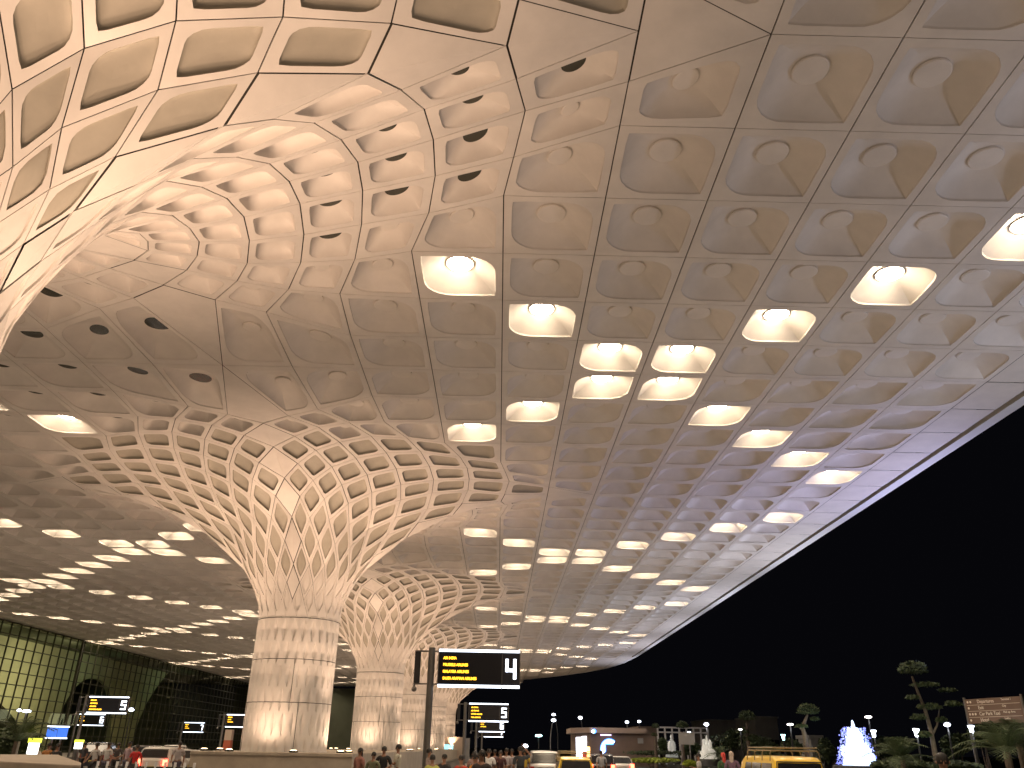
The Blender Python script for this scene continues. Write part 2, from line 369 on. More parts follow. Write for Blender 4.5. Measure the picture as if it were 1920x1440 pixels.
# shaft with rows of carved drop-shaped dents and ring joints
def shaft_mesh():
    z0, z1 = -.17, 2.2; nz = 150; nt = 28 * 10; mb = MB(); rows = 6; ND = 28
    zs = list(np.linspace(z0, z1, nz)); extra = []
    rings = [2.185, 1.44, .69]
    for rz in rings: extra += [rz - .006, rz - .0059, rz + .0059, rz + .006]
    zs = sorted(zs + extra); zs = [z for z in zs if z <= z1]
    vs = []
    dz = .41
    for z in zs:
        for t in range(nt):
            th = 2 * pi * t / nt
            depth = 0
            row = math.floor((z1 - .03 - z) / dz + .18 * 0); f = ((z1 - .03 - z) / dz) % 1.0      # f: 0 at top of row, 1 at bottom
            u = (t / nt * ND + (.5 if row % 2 else 0)) % 1.0 - .5
            w = .36 * (min(f / .45, (1 - f) / .52, 1)) if f < .98 else 0
            if w > .01 and abs(u) < w: depth = .058 * (w / .36) ** .5 * (.35 + .65 * f) * (1 - abs(u) / w)
            for rz in rings:
                if abs(z - rz) < .0059: depth = .03
            a, b = .785 - depth, .70 - depth
            vs.append(((a * cos(th) + SH) * CELL, b * sin(th) * CELL, z * CELL))
    fs = []; ms = []
    for i in range(len(zs) - 1):
        m = 1 if any(abs((zs[i] + zs[i + 1]) / 2 - rz) < .0059 for rz in rings) else 0
        for t in range(nt):
            t2 = (t + 1) % nt; fs.append((i * nt + t, i * nt + t2, (i + 1) * nt + t2, (i + 1) * nt + t)); ms.append(m)
            if t in (30, 98, 170, 238) and m == 0: ms[-1] = 1 if False else 0
    mb.add(vs, fs); mb.m = ms
    # vertical joints as thin dark fillets
    for th in (-1.15, .35, 1.95, 3.6):
        p = [((.787 * cos(th) + SH) * CELL, .702 * sin(th) * CELL, z * CELL) for z in (z0, .68)]
        mb.tube(p, .014, 4, 1)
    for th in (-1.35, .2, 1.75, 3.3):
        p = [((.787 * cos(th) + SH) * CELL, .702 * sin(th) * CELL, z * CELL) for z in (.70, 1.43)]
        mb.tube(p, .014, 4, 1)
    return mb.mesh('shaft', [M['panel'], M['joint']], smooth=40)
sh_me = shaft_mesh()
COLD = ['largest funnel column at the upper left, its shaft cut off by the left edge', 'tall funnel column in the middle with a brightly lit shaft on the stone plinth',
        'second funnel column behind the tall middle one, right of it', 'third funnel column in the row, mostly hidden behind the second one',
        'fourth funnel column in the row, beside the pole of the gate 4 sign', 'last and farthest funnel column with the black sky behind its right side']
for k in range(0, 6):
    e = empty('funnel_column', G(-4, 12 * k, 0), label=COLD[k], cat='column', group='funnel columns in a row along the kerb')
    for nm, me in (('shaft', sh_me), ('capital', cap_me)):
        o = bpy.data.objects.new(nm, me); link(o); o.parent = e
# flat ceiling
sof = MB(); lits = []
for k in range(0, 6):
    for sx in (1, -1):
        for sy in (1, -1):
            K = 32 if (12 * k + 6 * sy) < 19 else (16 if 12 * k + 6 * sy < 40 else 8)
            quadrant(sof, sx, sy, True, -4, 12 * k, K=K, lits=lits)
def flat_cell(i, j):
    """flat cell with lower corner at ceiling coordinate (i,j)"""
    yc = j + .5; k = round(yc / 12); sy = 1 if yc - 12 * k > 0 else -1
    sx = 1 if i + .5 > -4 else -1
    x0, x1 = (i, i + 1) if sx > 0 else (i + 1, i); y0, y1 = (j, j + 1) if sy > 0 else (j + 1, j)
    P = [np.array([x, y, HC]) for (x, y) in ((x0, y0), (x1, y0), (x0, y1), (x1, y1))]
    ins = [inside_edge(x, y, .25) for x, y in ((i, j), (i + 1, j), (i, j + 1), (i + 1, j + 1))]
    if not all(ins):
        if any(ins):   # clip against the canopy edge
            poly = [(i, j), (i + 1, j), (i + 1, j + 1), (i, j + 1)]
            for (ax, ay), (bx, by) in zip(EDGE[:-1], EDGE[1:]):
                dx, dy = bx - ax, by - ay; L = sqrt(dx * dx + dy * dy)
                f = lambda p: (dx * (p[1] - ay) - dy * (p[0] - ax)) / L - .25
                out = []
                for a, b in zip(poly, poly[1:] + poly[:1]):
                    fa, fb = f(a), f(b)
                    if fa >= 0: out.append(a)
                    if fa * fb < 0: t = fa / (fa - fb); out.append((a[0] + (b[0] - a[0]) * t, a[1] + (b[1] - a[1]) * t))
                poly = out
                if len(poly) < 3: break
            if len(poly) >= 3: plain(sof, [(x, y, HC) for x, y in poly])
        return
    if j > 44 and not all(inside_edge(x, y, 1.0) for x, y in ((i, j), (i + 1, j), (i, j + 1), (i + 1, j + 1))):
        plain(sof, [P[0], P[1], P[3], P[2]]); return
    a = (i + j + 1 - 8) % 12 == 0 or (i - j - 8) % 12 == 0
    d = sqrt((i) ** 2 + (j + 4) ** 2)
    K = 32 if d < 20 else (16 if d < 40 else 8)
    st = 'cap' if sx > 0 else 'hole'
    r = coffer(sof, P, K, 'lit' if a else st, .006, .0035, sx * sy < 0)
    if a: lits.append(r)
for j in range(-6, 75):
    for i in range(-23, 8):
        if i == 7 and j < 44: continue
        if -10 <= i < 2 and j < 66: continue
        flat_cell(i, j)
    if j < 44:
        plain(sof, [(7, j, HC), (7.70, j, HC), (7.70, j + 1, HC), (7, j + 1, HC)])
sof.v = [tuple(G(*v)) for v in sof.v]
roof = empty('terminal_canopy', G(8, -6, HC), label='vast cream coffered canopy roof covering the kerbside with a sweeping white edge', cat='canopy roof')
def put(o, root):
    o.parent = root; o.matrix_parent_inverse = Matrix.Translation(-root.location); return o
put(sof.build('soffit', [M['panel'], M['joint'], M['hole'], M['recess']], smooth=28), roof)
# edge: dark slot, outer strip, fascia and roof top
def offs(off):
    out = []
    n = len(EDGE)
    for i in range(n):
        a = Vector(EDGE[max(i - 1, 0)]); b = Vector(EDGE[min(i + 1, n - 1)]); t = (b - a).normalized(); nn = Vector((-t.y, t.x))
        out.append((EDGE[i][0] + nn.x * off, EDGE[i][1] + nn.y * off))
    return out
def strip(name, prof, m):
    mb = MB(); L = []
    for off, z in prof: L.append([G(x, y, z) for x, y in offs(off)])
    for r in range(len(L) - 1):
        n = len(EDGE); mb.add(L[r] + L[r + 1], [(i, i + 1, n + i + 1, n + i) for i in range(n - 1)])
    return put(mb.build(name, m), roof)
strip('edge_slot', [(.352, HC + .012), (.352, HC + .2), (.245, HC + .2)], M['black'])
strip('edge_fascia', [(.245, HC + .2), (.245, HC - .004), (.02, HC + .01), (0, HC + .03), (0, HC + .42), (.4, HC + .5)], M['edge'])
tp = MB(); pts = [G(x, y, HC + .5) for x, y in offs(.3)] + [G(-23, -6.5, HC + .5)]
tp.add(pts, [tuple(range(len(pts)))]); put(tp.build('roof_deck', M['black']), roof)
# recessed ceiling lights
print('LITS', len(lits), 'soffit faces', len(sof.f), 'capital', len(cap_mb.f))
dl = MB(); dl.lathe([(.001, -.10), (.30, -.095), (.40, -.06), (.42, -.02), (.42, .0)], 24); dme = dl.mesh('diffuser', M['diffuser'], smooth=50)
rl = MB(); rl.lathe([(.43, -.03), (.46, -.03), (.46, .01), (.43, .01)], 24); rme = rl.mesh('rim', M['panel'], smooth=50)
lits.sort(key=lambda r: float(np.hypot(sum(r[0])[0] / 4, sum(r[0])[1] / 4 + 4.3)))
for n_, (P, N, d, rcu) in enumerate(lits[:300]):
    c = sum(P) / 4
    if n_ < 12: pass
    loc = G(c[0], c[1], c[2] + d - .006)
    band = int((c[1] + .01) // 12)
    side = 'right' if c[0] > -4 else 'left'
    e = empty('ceiling_light', loc, label='round warm ceiling light glowing in a leaf-shaped coffer %s of the funnel columns' % side, cat='ceiling light', group='recessed ceiling lights %s of the columns' % side)
    o = bpy.data.objects.new('diffuser', dme); link(o); o.parent = e
    if n_ < 60: o = bpy.data.objects.new('rim', rme); link(o); o.parent = e
# ------------------------------------------------------------------ ground
def sheet(name, x0, x1, y0, y1, z, m, **k):
    mb = MB(); mb.add([(x0, y0, z), (x1, y0, z), (x1, y1, z), (x0, y1, z)], [(0, 1, 2, 3)]); return mb.build(name, m, **k)
M['asphalt'] = mat('asphalt', (.05, .048, .046), .75, noise=.3, nscale=.5, bump=.2, bscale=40)
M['paving'] = mat('paving', (.20, .18, .16), .6, noise=.2, nscale=2)
M['ground'] = mat('dark_ground', (.03, .035, .025), .9, noise=.3, nscale=.2)
M['line'] = mat('road_paint', (.7, .7, .66), .6)
sheet('ground', -1500, 1500, -300, 2600, 0, M['ground'], kind='structure')
sheet('road', -6.6, 12.5, -30, 230, .004, M['asphalt'], kind='structure')
sheet('road', -48, -17.2, -30, 230, .004, M['asphalt'], kind='structure')
pv = MB(); pv.box(-17.1, -6.7, -30, 200, -.05, .15); pv.build('pavement', M['paving'], kind='structure')
pv = MB(); pv.box(-3.6, -1.2, 18, 190, .004, .14); pv.build('pavement', M['paving'], kind='structure')
pv = MB(); pv.box(-64, -48.2, -30, 230, -.05, .16); pv.build('pavement', M['paving'], kind='structure')
for i in range(26):
    y = 10 + i * 7
    if i < 14: pass
lm = MB()
for i in range(28): lm.box(5.4, 5.55, 6 + i * 7, 9 + i * 7, .006, .010); lm.box(-33, -32.85, 6 + i * 7, 9 + i * 7, .006, .010)
lm.build('road_marking', M['line'], kind='structure')
# ------------------------------------------------------------------ plinths, walls and uplights
def plinth(name, pts, z1, label, cat, groove=.8):
    e = empty(name, Vector((pts[0][0], pts[0][1], 0)), label=label, cat=cat)
    n = len(pts); c = Vector((sum(p[0] for p in pts) / n, sum(p[1] for p in pts) / n))
    def ringp(off, z):
        return [(p[0] + (c.x - p[0]) / max(.1, (Vector(p) - c).length) * off, p[1] + (c.y - p[1]) / max(.1, (Vector(p) - c).length) * off, z) for p in pts]
    lv = [(0, -.02), (0, z1 - groove - .04), (.10, z1 - groove - .04), (.10, z1 - groove), (0, z1 - groove), (0, z1 - .14)]
    mb = MB(); vs = []
    for off, z in lv: vs += ringp(off, z)
    fs = [(r * n + i, r * n + (i + 1) % n, (r + 1) * n + (i + 1) % n, (r + 1) * n + i) for r in range(len(lv) - 1) for i in range(n)]
    mb.add(vs, fs); w = mb.build('wall', M['plinth']); put(w, e)
    mb = MB(); vs = []
    cp = [(0, z1 - .14), (-.07, z1 - .14), (-.07, z1 - .02), (-.04, z1)]
    for off, z in cp: vs += ringp(off, z)
    fs = [(r * n + i, r * n + (i + 1) % n, (r + 1) * n + (i + 1) % n, (r + 1) * n + i) for r in range(3) for i in range(n)]
    fs.append(tuple(3 * n + i for i in range(n))); mb.add(vs, fs); put(mb.build('coping', M['plinth']), e)
    return e
p0 = G(-5.09, 10.5); p1 = G(-2.38, 66)
plinth('stone_plinth', [(p0.x, p0.y), (p1.x, p0.y), (p1.x, p1.y), (p0.x, p1.y)], PZ, 'long low brown stone plinth carrying the row of funnel columns', 'plinth')
A_ = gx_at(157, 15.5); B_ = gx_at(-40, 22)
plinth('stone_plinth', [(A_.x, A_.y), (A_.x * 1.12, A_.y * 1.12), (B_.x, B_.y + 4), (B_.x - 3, B_.y)], 1.5, 'short brown stone plinth wall at the bottom left corner', 'plinth', .9)
uf = MB(); uf.lathe([(.20, 0), (.22, .03), (.22, .07), (.17, .09)], 14); ufm = uf.mesh('housing', M['black'], 40)
ul = MB(); ul.lathe([(.001, .095), (.09, .11), (.155, .095), (.16, .085)], 14); ulm = ul.mesh('lens', M['lampwarm'], 40)
for k in range(1, 6):
    c = G(-4, 12 * k, 0)
    for a in (UPL if k < 3 else UPL[:4]):
        e = empty('uplight', (c.x + cos(radians(a)) * 3.7, c.y + sin(radians(a)) * 3.7, PZ), label='small round glowing uplight on the stone plinth at the foot of a funnel column', cat='uplight', group='uplights around the feet of the funnel columns')
        for nm, me in (('housing', ufm), ('lens', ulm)):
            o = bpy.data.objects.new(nm, me); link(o); o.parent = e
# ------------------------------------------------------------------ gate signs
M['led'] = mat('led_text', (.9, .6, .1), .5, emit=(1, .50, .02), es=3.2)
M['white_led'] = mat('white_led', (.9, .9, 1), .5, emit=(.80, .89, 1), es=4.5)
M['bar'] = mat('light_bar', (.9, .9, 1), .5, emit=(.75, .86, 1), es=3.5)
M['screen'] = mat('screen_black', (.006, .006, .009), .3)
M['numplate'] = mat('number_plate_blue', (.016, .017, .024), .3)
GLYPH = {'4': [[(0, 1), (0, .42), (.62, .42)], [(.62, 1), (.62, 0)]], '5': [[(.62, 1), (0, 1), (0, .53), (.62, .53), (.62, 0), (0, 0)]],
         '6': [[(.62, 1), (0, 1), (0, 0), (.62, 0), (.62, .53), (0, .53)]], '7': [[(0, 1), (.62, 1), (.40, 0)]]}
def gate_sign(loc, z0, z1, w, num, lines, label, group, face=0, lean=0, mirror=False):
    """sign board hangs right of its pole; loc = foot of the pole"""
    e = empty('gate_sign', loc, face, label=label, cat='gate sign', group=group)
    h = z1 - z0; s = h / 1.6; x0 = .34 * s
    mb = MB(); mb.tube([(0, 0, 0), (0, 0, z1 + .05)], .15 * s, 12); mb.tube([(0, 0, 0), (0, 0, .06)], .28 * s, 12); mb.build('pole', M['steel'], e, 50)
    mb = MB(); mb.box(x0, x0 + w, -.07, .07, z0 + .11 * s, z1 - .11 * s); mb.build('board', M['screen'], e)
    xd = x0 + w * .785
    mb = MB(); mb.box(xd + .03, x0 + w - .01, -.074, -.071, z0 + .12 * s, z1 - .12 * s); mb.build('number_panel', M['numplate'], e)
    for a, b, y in ((x0 - .03, x0, .09), (x0 + w, x0 + w + .03, .09), (xd - .012, xd + .012, -.070)):
        mb = MB(); mb.box(a, b, -.09, y, z0, z1); mb.build('frame', M['steel'], e)
    for a, b in ((z0, z0 + .11 * s), (z1 - .11 * s, z1)):
        mb = MB(); mb.box(x0 - .002, xd - .015, -.10, .08, a, b); mb.box(xd + .015, x0 + w + .002, -.10, .08, a, b); mb.build('light_bar', M['bar'], e)
    mb = MB()
    for z in (z0 + .12 * s, z1 - .10 * s): mb.tube([(-.75 * s, 0, z), (x0, 0, z)], .035 * s, 6)
    mb.build('bracket', M['steel'], e)
    mb = MB(); mb.box(-.74 * s, -.48 * s, -.06, .06, z0 + .16 * s, z1 - .13 * s); mb.build('side_panel', M['black'], e)
    mb = MB(); mb.tube([(-.70 * s, 0, z0 + .10 * s), (-.70 * s, 0, z0 - .02)], .04, 6); mb.ball((-.70 * s, 0, z0 - .10 * s), .12 * s, 10, 6); mb.build('camera_dome', M['steel'], e, 60)
    th = .145 * s
    for i, t in enumerate(lines):
        text_mesh('text', t, th * 1.12, M['led'], e, (x0 + .20 * s, -.075, z1 - h * (.268 + .178 * i)), sx=.80, bold=.005)
    gl = MB(); pw_ = x0 + w - xd; r = .066 * s; gw = (pw_ * .62 - 2 * r) / .62; gh = h * .53 - 2 * r; gx = xd + pw_ * .19 + r; gz = z0 + h * .235 + r
    for st in GLYPH[num]:
        for (ax, az), (bx, bz) in zip(st[:-1], st[1:]):
            a = Vector((gx + ax * gw, -.09, gz + az * gh)); b = Vector((gx + bx * gw, -.09, gz + bz * gh)); d = (b - a).normalized() * r
            n = Vector((-d.z, 0, d.x)); q = [a - d - n, b + d - n, b + d + n, a - d + n]
            off = .0004 * (len(gl.f) % 7)
            gl.add([Vector((v.x, -.082 - off, v.z)) for v in q] + [Vector((v.x, -.072, v.z)) for v in q], [(0, 1, 2, 3), (4, 7, 6, 5), (0, 4, 5, 1), (1, 5, 6, 2), (2, 6, 7, 3), (3, 7, 4, 0)])
    gl.build('number', M['white_led'], e)
    return e
def sign_at(pole_px, lft, rgt, top, bot, d, num, lines, label, group):
    P = at(pole_px, 1400, d); zt = at(lft, top, d).z; zb = at(lft, bot, d).z; w = (at(rgt, bot, d) - at(lft, bot, d)).x
    return gate_sign(Vector((P.x, P.y, 0)), zb, zt, w, num, lines, label, group)
L4 = ['AIR INDIA', 'BRUSSELS AIRLINES', 'MALAYSIA AIRLINES', 'SAUDI ARABIAN AIRLINES']
L5 = ['AIR CHINA', 'AIR FRANCE', 'UNITED AIRLINES', 'THAI AIRWAYS']
L6 = ['EMIRATES', 'QATAR', 'LUFTHANSA']
GR = 'gate signs along the right kerb lane'; GL = 'gate signs in the left lanes'
sign_at(800, 817, 970, 1217, 1288, 34, '4', L4, 'large black gate sign on a steel pole reading number 4 with four yellow lines', GR)
sign_at(870, 878, 952, 1318, 1353, 68, '5', L5, 'gate sign reading number 5 right behind and below the large number 4 sign', GR)
sign_at(892, 898, 946, 1347.5, 1372.5, 102, '6', L6, 'gate sign reading number 6 half hidden below the number 5 sign on the right', GR)
sign_at(903, 906, 942.5, 1364, 1382, 136, '7', ['JET'], 'farthest small gate sign at the bottom of the right row, only its lower edge showing', GR)
sign_at(142, 149, 224, 1305, 1337, 68, '5', ['EMIRATES', 'AIR FRANCE', 'AIR CHINA', 'SINGAPORE AIRLINES'], 'gate sign reading number 5 on the left side in front of the green glass wall', GL)
sign_at(132, 136, 185, 1338, 1360, 100, '6', L6, 'small gate sign reading number 6 directly under the left number 5 sign', GL)
sign_at(412, 418, 466, 1339, 1363.5, 100, '6', L6, 'gate sign cut off by the left edge of the middle funnel column shaft', GL)
sign_at(335, 341, 379, 1354, 1373, 134, '7', L6, 'small gate sign reading number 7 above the red car lights', GL)
# blue flight screens
M['blue'] = mat('blue_screen', (.02, .05, .2), .3, emit=(.07, .22, .85), es=1.1, noise=0)
P = at(101, 1400, 55); zt = at(101, 1361, 55).z; zb = at(101, 1385, 55).z
e = empty('flight_screen', (P.x, P.y, 0), label='tilted pair of blue flight information screens left of the number 5 gate sign', cat='display screen')
w = (at(122, 1370, 55) - at(82, 1370, 55)).x / 2
for sx in (-1, 1):
    mb = MB(); mb.box(min(0, sx * w) + .04, max(0, sx * w) - .04, -.06, .06, zb + .08, zt - .08); mb.build('screen', M['blue'], e)
mb = MB(); mb.box(-w, w, -.08, .07, zb, zb + .07); mb.box(-w, w, -.08, .07, zt - .07, zt); mb.build('light_bar', M['bar'], e)
mb = MB(); mb.tube([(-w * .4, .1, 0), (-w * .4, .1, zt)], .06, 8); mb.tube([(w * .4, .1, 0), (w * .4, .1, zt)], .06, 8); mb.build('pole', M['steel'], e)
# ------------------------------------------------------------------ vehicles
M['rubber'] = mat('tyre_rubber', (.02, .02, .02), .8); M['glass'] = mat('vehicle_glass', (.015, .016, .018), .08, spec=.8)
M['chrome'] = mat('chrome', (.5, .5, .5), .2, 1); M['tail'] = mat('tail_light', (.5, .02, .02), .3, emit=(1, .04, .02), es=26)
M['taildim'] = mat('tail_lens', (.35, .02, .02), .25); M['plate'] = mat('number_plate', (.6, .5, .1), .5)
M['taxi'] = mat('taxi_yellow', (.88, .58, .02), .3, coat=.6, noise=.08, nscale=2); M['silver'] = mat('silver_paint', (.42, .41, .40), .3, .5, coat=.5)
M['white_car'] = mat('white_paint', (.68, .66, .62), .3, coat=.6); M['dark_car'] = mat('dark_paint', (.03, .03, .035), .25, coat=.7)
M['rack'] = mat('rack_metal', (.30, .24, .14), .45, .6); M['indic'] = mat('indicator', (.9, .4, .05), .3, emit=(1, .35, .03), es=6)
def vehicle(name, kind, paint, loc, rz, label, lights=False, rack=False, sticker=False):
    """long axis = local y, rear at y=0, nose at y=L"""
    if kind == 'van': L, Wd, H = 3.7, .74, 1.80; prof = [(0, .28), (0, .95), (.06, 1.10), (.16, 1.70), (.34, 1.79), (2.9, 1.80), (3.22, 1.66), (3.60, 1.00), (3.70, .80), (3.70, .30)]; belt = 1.02
    elif kind == 'mpv': L, Wd, H = 4.5, .86, 1.76; prof = [(0, .30), (-.02, .98), (.10, 1.15), (.28, 1.66), (.55, 1.75), (2.6, 1.76), (3.45, 1.12), (4.38, .98), (4.5, .72), (4.5, .32)]; belt = 1.05
    elif kind == 'suv': L, Wd, H = 4.2, .85, 1.62; prof = [(0, .32), (-.02, .95), (.12, 1.08), (.36, 1.52), (.70, 1.60), (2.3, 1.61), (3.05, 1.06), (4.05, .92), (4.2, .66), (4.2, .34)]; belt = 1.0
    elif kind == 'hatch': L, Wd, H = 3.6, .76, 1.58; prof = [(0, .30), (-.02, .88), (.10, 1.02), (.28, 1.48), (.55, 1.57), (2.1, 1.58), (2.80, 1.02), (3.45, .86), (3.6, .62), (3.6, .32)]; belt = .96
    else: L, Wd, H = 4.3, .84, 1.46; prof = [(0, .30), (-.02, .90), (.12, 1.0), (.55, 1.02), (1.15, 1.42), (1.5, 1.46), (2.5, 1.45), (3.2, .98), (4.15, .80), (4.3, .58), (4.3, .32)]; belt = .96
    e = empty(name, loc, rz, label=label, cat='taxi' if 'taxi' in name else 'car')
    def hw(z, y):
        w = Wd if z < belt else Wd - (z - belt) / (H - belt) * .14
        if z < .4: w -= .04
        return w - (.05 if (y < .1 or y > L - .3) else 0)
    n = len(prof); bm = bmesh.new()
    NX = 7
    grid_ = []
    for (y, z) in prof:
        w = hw(z, y); row = []
        for i in range(NX):
            t = i / (NX - 1) * 2 - 1; crown = (1 - abs(t) ** 3)
            row.append(bm.verts.new((t * w, y + (-.05 * crown if y < .3 else (.06 * crown if y > L - .4 else 0)), z + (.025 * crown if z > 1.3 else 0))))
        grid_.append(row)
    for r in range(n - 1):
        for i in range(NX - 1): bm.faces.new((grid_[r][i], grid_[r][i + 1], grid_[r + 1][i + 1], grid_[r + 1][i]))
    bm.faces.new([grid_[r][0] for r in range(n)]); bm.faces.new([grid_[r][-1] for r in range(n)][::-1])
    bm.faces.new([v for v in grid_[0]][::-1] + [v for v in grid_[-1]]) if False else None
    for i in range(NX - 1): bm.faces.new((grid_[-1][i], grid_[-1][i + 1], grid_[0][i + 1], grid_[0][i]))
    bmesh.ops.recalc_face_normals(bm, faces=bm.faces)
    ed = [x for x in bm.edges if x.calc_face_angle(0) > radians(50)]
    bmesh.ops.bevel(bm, geom=ed, offset=.05, segments=3, affect='EDGES', profile=.6)
    me = bpy.data.meshes.new('body'); bm.to_mesh(me); bm.free(); me.materials.append(paint)
    me.polygons.foreach_set('use_smooth', [True] * len(me.polygons)); me.set_sharp_from_angle(angle=radians(35))
    o = bpy.data.objects.new('body', me); link(o); o.parent = e
    # rear glass
    i0 = 2 if kind in ('van', 'mpv', 'suv', 'hatch') else 3
    (ya, za), (yb, zb_) = prof[i0], prof[i0 + 1]
    def on(t, off): return (ya + (yb - ya) * t - off, za + (zb_ - za) * t)
    mb = MB(); vs = []
    for t, w in ((.10, Wd - .12), (.92, Wd - .19)):
        for off in (.066, .030):
            y, z = on(t, off); vs += [(-w, y, z), (w, y, z)]
    mb.add(vs, [(0, 1, 5, 4), (2, 6, 7, 3), (0, 4, 6, 2), (1, 3, 7, 5)]); rg = mb.build('rear_window', M['glass'], e)
    mb = MB(); vs2 = []
    for t, w in ((.05, Wd - .08), (.97, Wd - .16)):
        y, z = on(t, .058); vs2 += [(-w, y, z), (w, y, z)]
    y0_, z0_ = on(.05, .062)
    mb.tube([vs2[0], vs2[1], vs2[3], vs2[2], vs2[0]], .016, 5); mb.build('window_trim', M['rubber'], e)
    # side windows
    ys = {'van': (.35, 1.25, 2.15, 3.05), 'mpv': (.5, 1.4, 2.3, 3.1), 'suv': (.6, 1.4, 2.2, 2.75), 'hatch': (.5, 1.3, 2.1, 2.55)}.get(kind, (1.3, 2.0, 2.75, 3.0))
    for s in (-1, 1):
        for a, b in zip(ys[:-1], ys[1:]):
            zt = H - .16; sl = .0 if b < ys[-1] else .28
            q = [(a + .05, belt + .04), (b - .05, belt + .04), (b - .05 - sl, zt), (a + .05, zt)]
            mb = MB(); mb.add([(s * (hw(z, 1) + .006), y, z) for y, z in q] + [(s * (hw(z, 1) - .03), y, z) for y, z in q], [(0, 1, 2, 3), (4, 7, 6, 5), (0, 4, 5, 1), (1, 5, 6, 2), (2, 6, 7, 3), (3, 7, 4, 0)]); mb.build('side_window', M['glass'], e)
    for s in (-1, 1):
        mb = MB(); mb.box(s * (Wd - .14) - .12, s * (Wd - .14) + .12, -.085, .0, .70 if kind != 'van' else .62, 1.0); mb.build('tail_light', M['tail' if lights else 'taildim'], e)
        mb = MB(); mb.box(s * (Wd - .17) - .12, s * (Wd - .17) + .12, L - .02, L + .04, .62, .80); mb.build('headlight', M['chrome'], e)
        for y in (.62, L - .75):
            mb = MB(); c = (s * (Wd - .08), y, .30)
            mb.tube([(c[0] - .10, y, .30), (c[0] + .10, y, .30)], .30, 20); t = mb.build('wheel', M['rubber'], e, 40)
            mb = MB(); mb.tube([(c[0] - .104, y, .30), (c[0] + .104, y, .30)], .18, 14); mb.build('rim', M['chrome'], t, 40)
    mb = MB(); mb.box(-Wd + .04, Wd - .04, -.12, .10, .32, .50); mb.build('bumper', M['rubber'] if kind == 'van' else paint, e)
    mb = MB(); mb.box(-.26, .26, -.135, -.121, .56 if kind != 'van' else .54, .68); mb.build('number_plate', M['plate'], e)
    if sticker:
        y, z = on(.25, .068); y2, z2 = on(.72, .068)
        mb = MB(); mb.add([(-.10, y, z), (.32, y, z), (.32, y2, z2), (-.10, y2, z2)], [(0, 1, 2, 3)]); mb.build('sticker', M['plate'], rg)
    if rack:
        mb = MB(); zr = H + .22; y0, y1 = .30, L * .68
        for z in (zr, zr - .07):
            mb.tube([(-Wd + .16, y0, z), (Wd - .16, y0, z), (Wd - .16, y1, z), (-Wd + .16, y1, z), (-Wd + .16, y0, z)], .016, 6)
        for i in range(9):
            y = y0 + (y1 - y0) * i / 8; mb.tube([(-Wd + .16, y, zr - .07), (Wd - .16, y, zr - .07)], .012, 5)
        for i in range(4):
            y = y0 + (y1 - y0) * (i + .1) / 3.2
            for s in (-1, 1): mb.tube([(s * (Wd - .16), y, zr - .05), (s * (Wd - .10), y, zr - .12), (s * (Wd - .075), y, H - .10)], .014, 5)
        mb.build('roof_rack', M['rack'], e)
    return e
def veh_at(px, d, *a, **k):
    name, kind, paint, rz, label = a
    P = at(px, 1400, d); return vehicle(name, kind, paint, (P.x, P.y, .006), rz, label, **k)
veh_at(1497, 22.6, 'yellow_taxi', 'van', M['taxi'], 0, 'yellow taxi van with a metal roof rack and a sticker in its rear window', rack=True, sticker=True)
veh_at(1080, 36.5, 'yellow_taxi', 'hatch', M['taxi'], 0, 'small yellow taxi with a roof rack seen from behind beside the silver van', rack=True)
veh_at(1022, 48, 'parked_van', 'mpv', M['silver'], 0, 'silver people carrier with a dark rear window left of the small taxi')
veh_at(1166, 62, 'parked_car', 'sedan', M['white_car'], 0, 'white saloon car with two red tail lights in front of the brown building', lights=True)
veh_at(1128, 58, 'parked_car', 'suv', M['dark_car'], -.1, 'dark car with one red light beside the white saloon car', lights=True)
veh_at(290, 48, 'parked_car', 'suv', M['white_car'], .05, 'white car with glowing red tail lights behind the railing on the left', lights=True)
veh_at(325, 58, 'parked_car', 'sedan', M['white_car'], .15, 'pale car right of the braking white car, partly hidden by a person', lights=True)
veh_at(352, 52, 'parked_car', 'sedan', M['silver'], .3, 'silver car beside the left end of the long stone plinth')
veh_at(262, 62, 'parked_car', 'suv', M['dark_car'], 0, 'dark car with red lights left of the white braking car', lights=True)
veh_at(318, 84, 'parked_car', 'suv', M['white_car'], .0, 'far pale car with bright red lights under the small number 7 sign', lights=True)
veh_at(180, 60, 'parked_car', 'mpv', M['dark_car'], .25, 'black people carrier behind the people under the left number 5 sign')
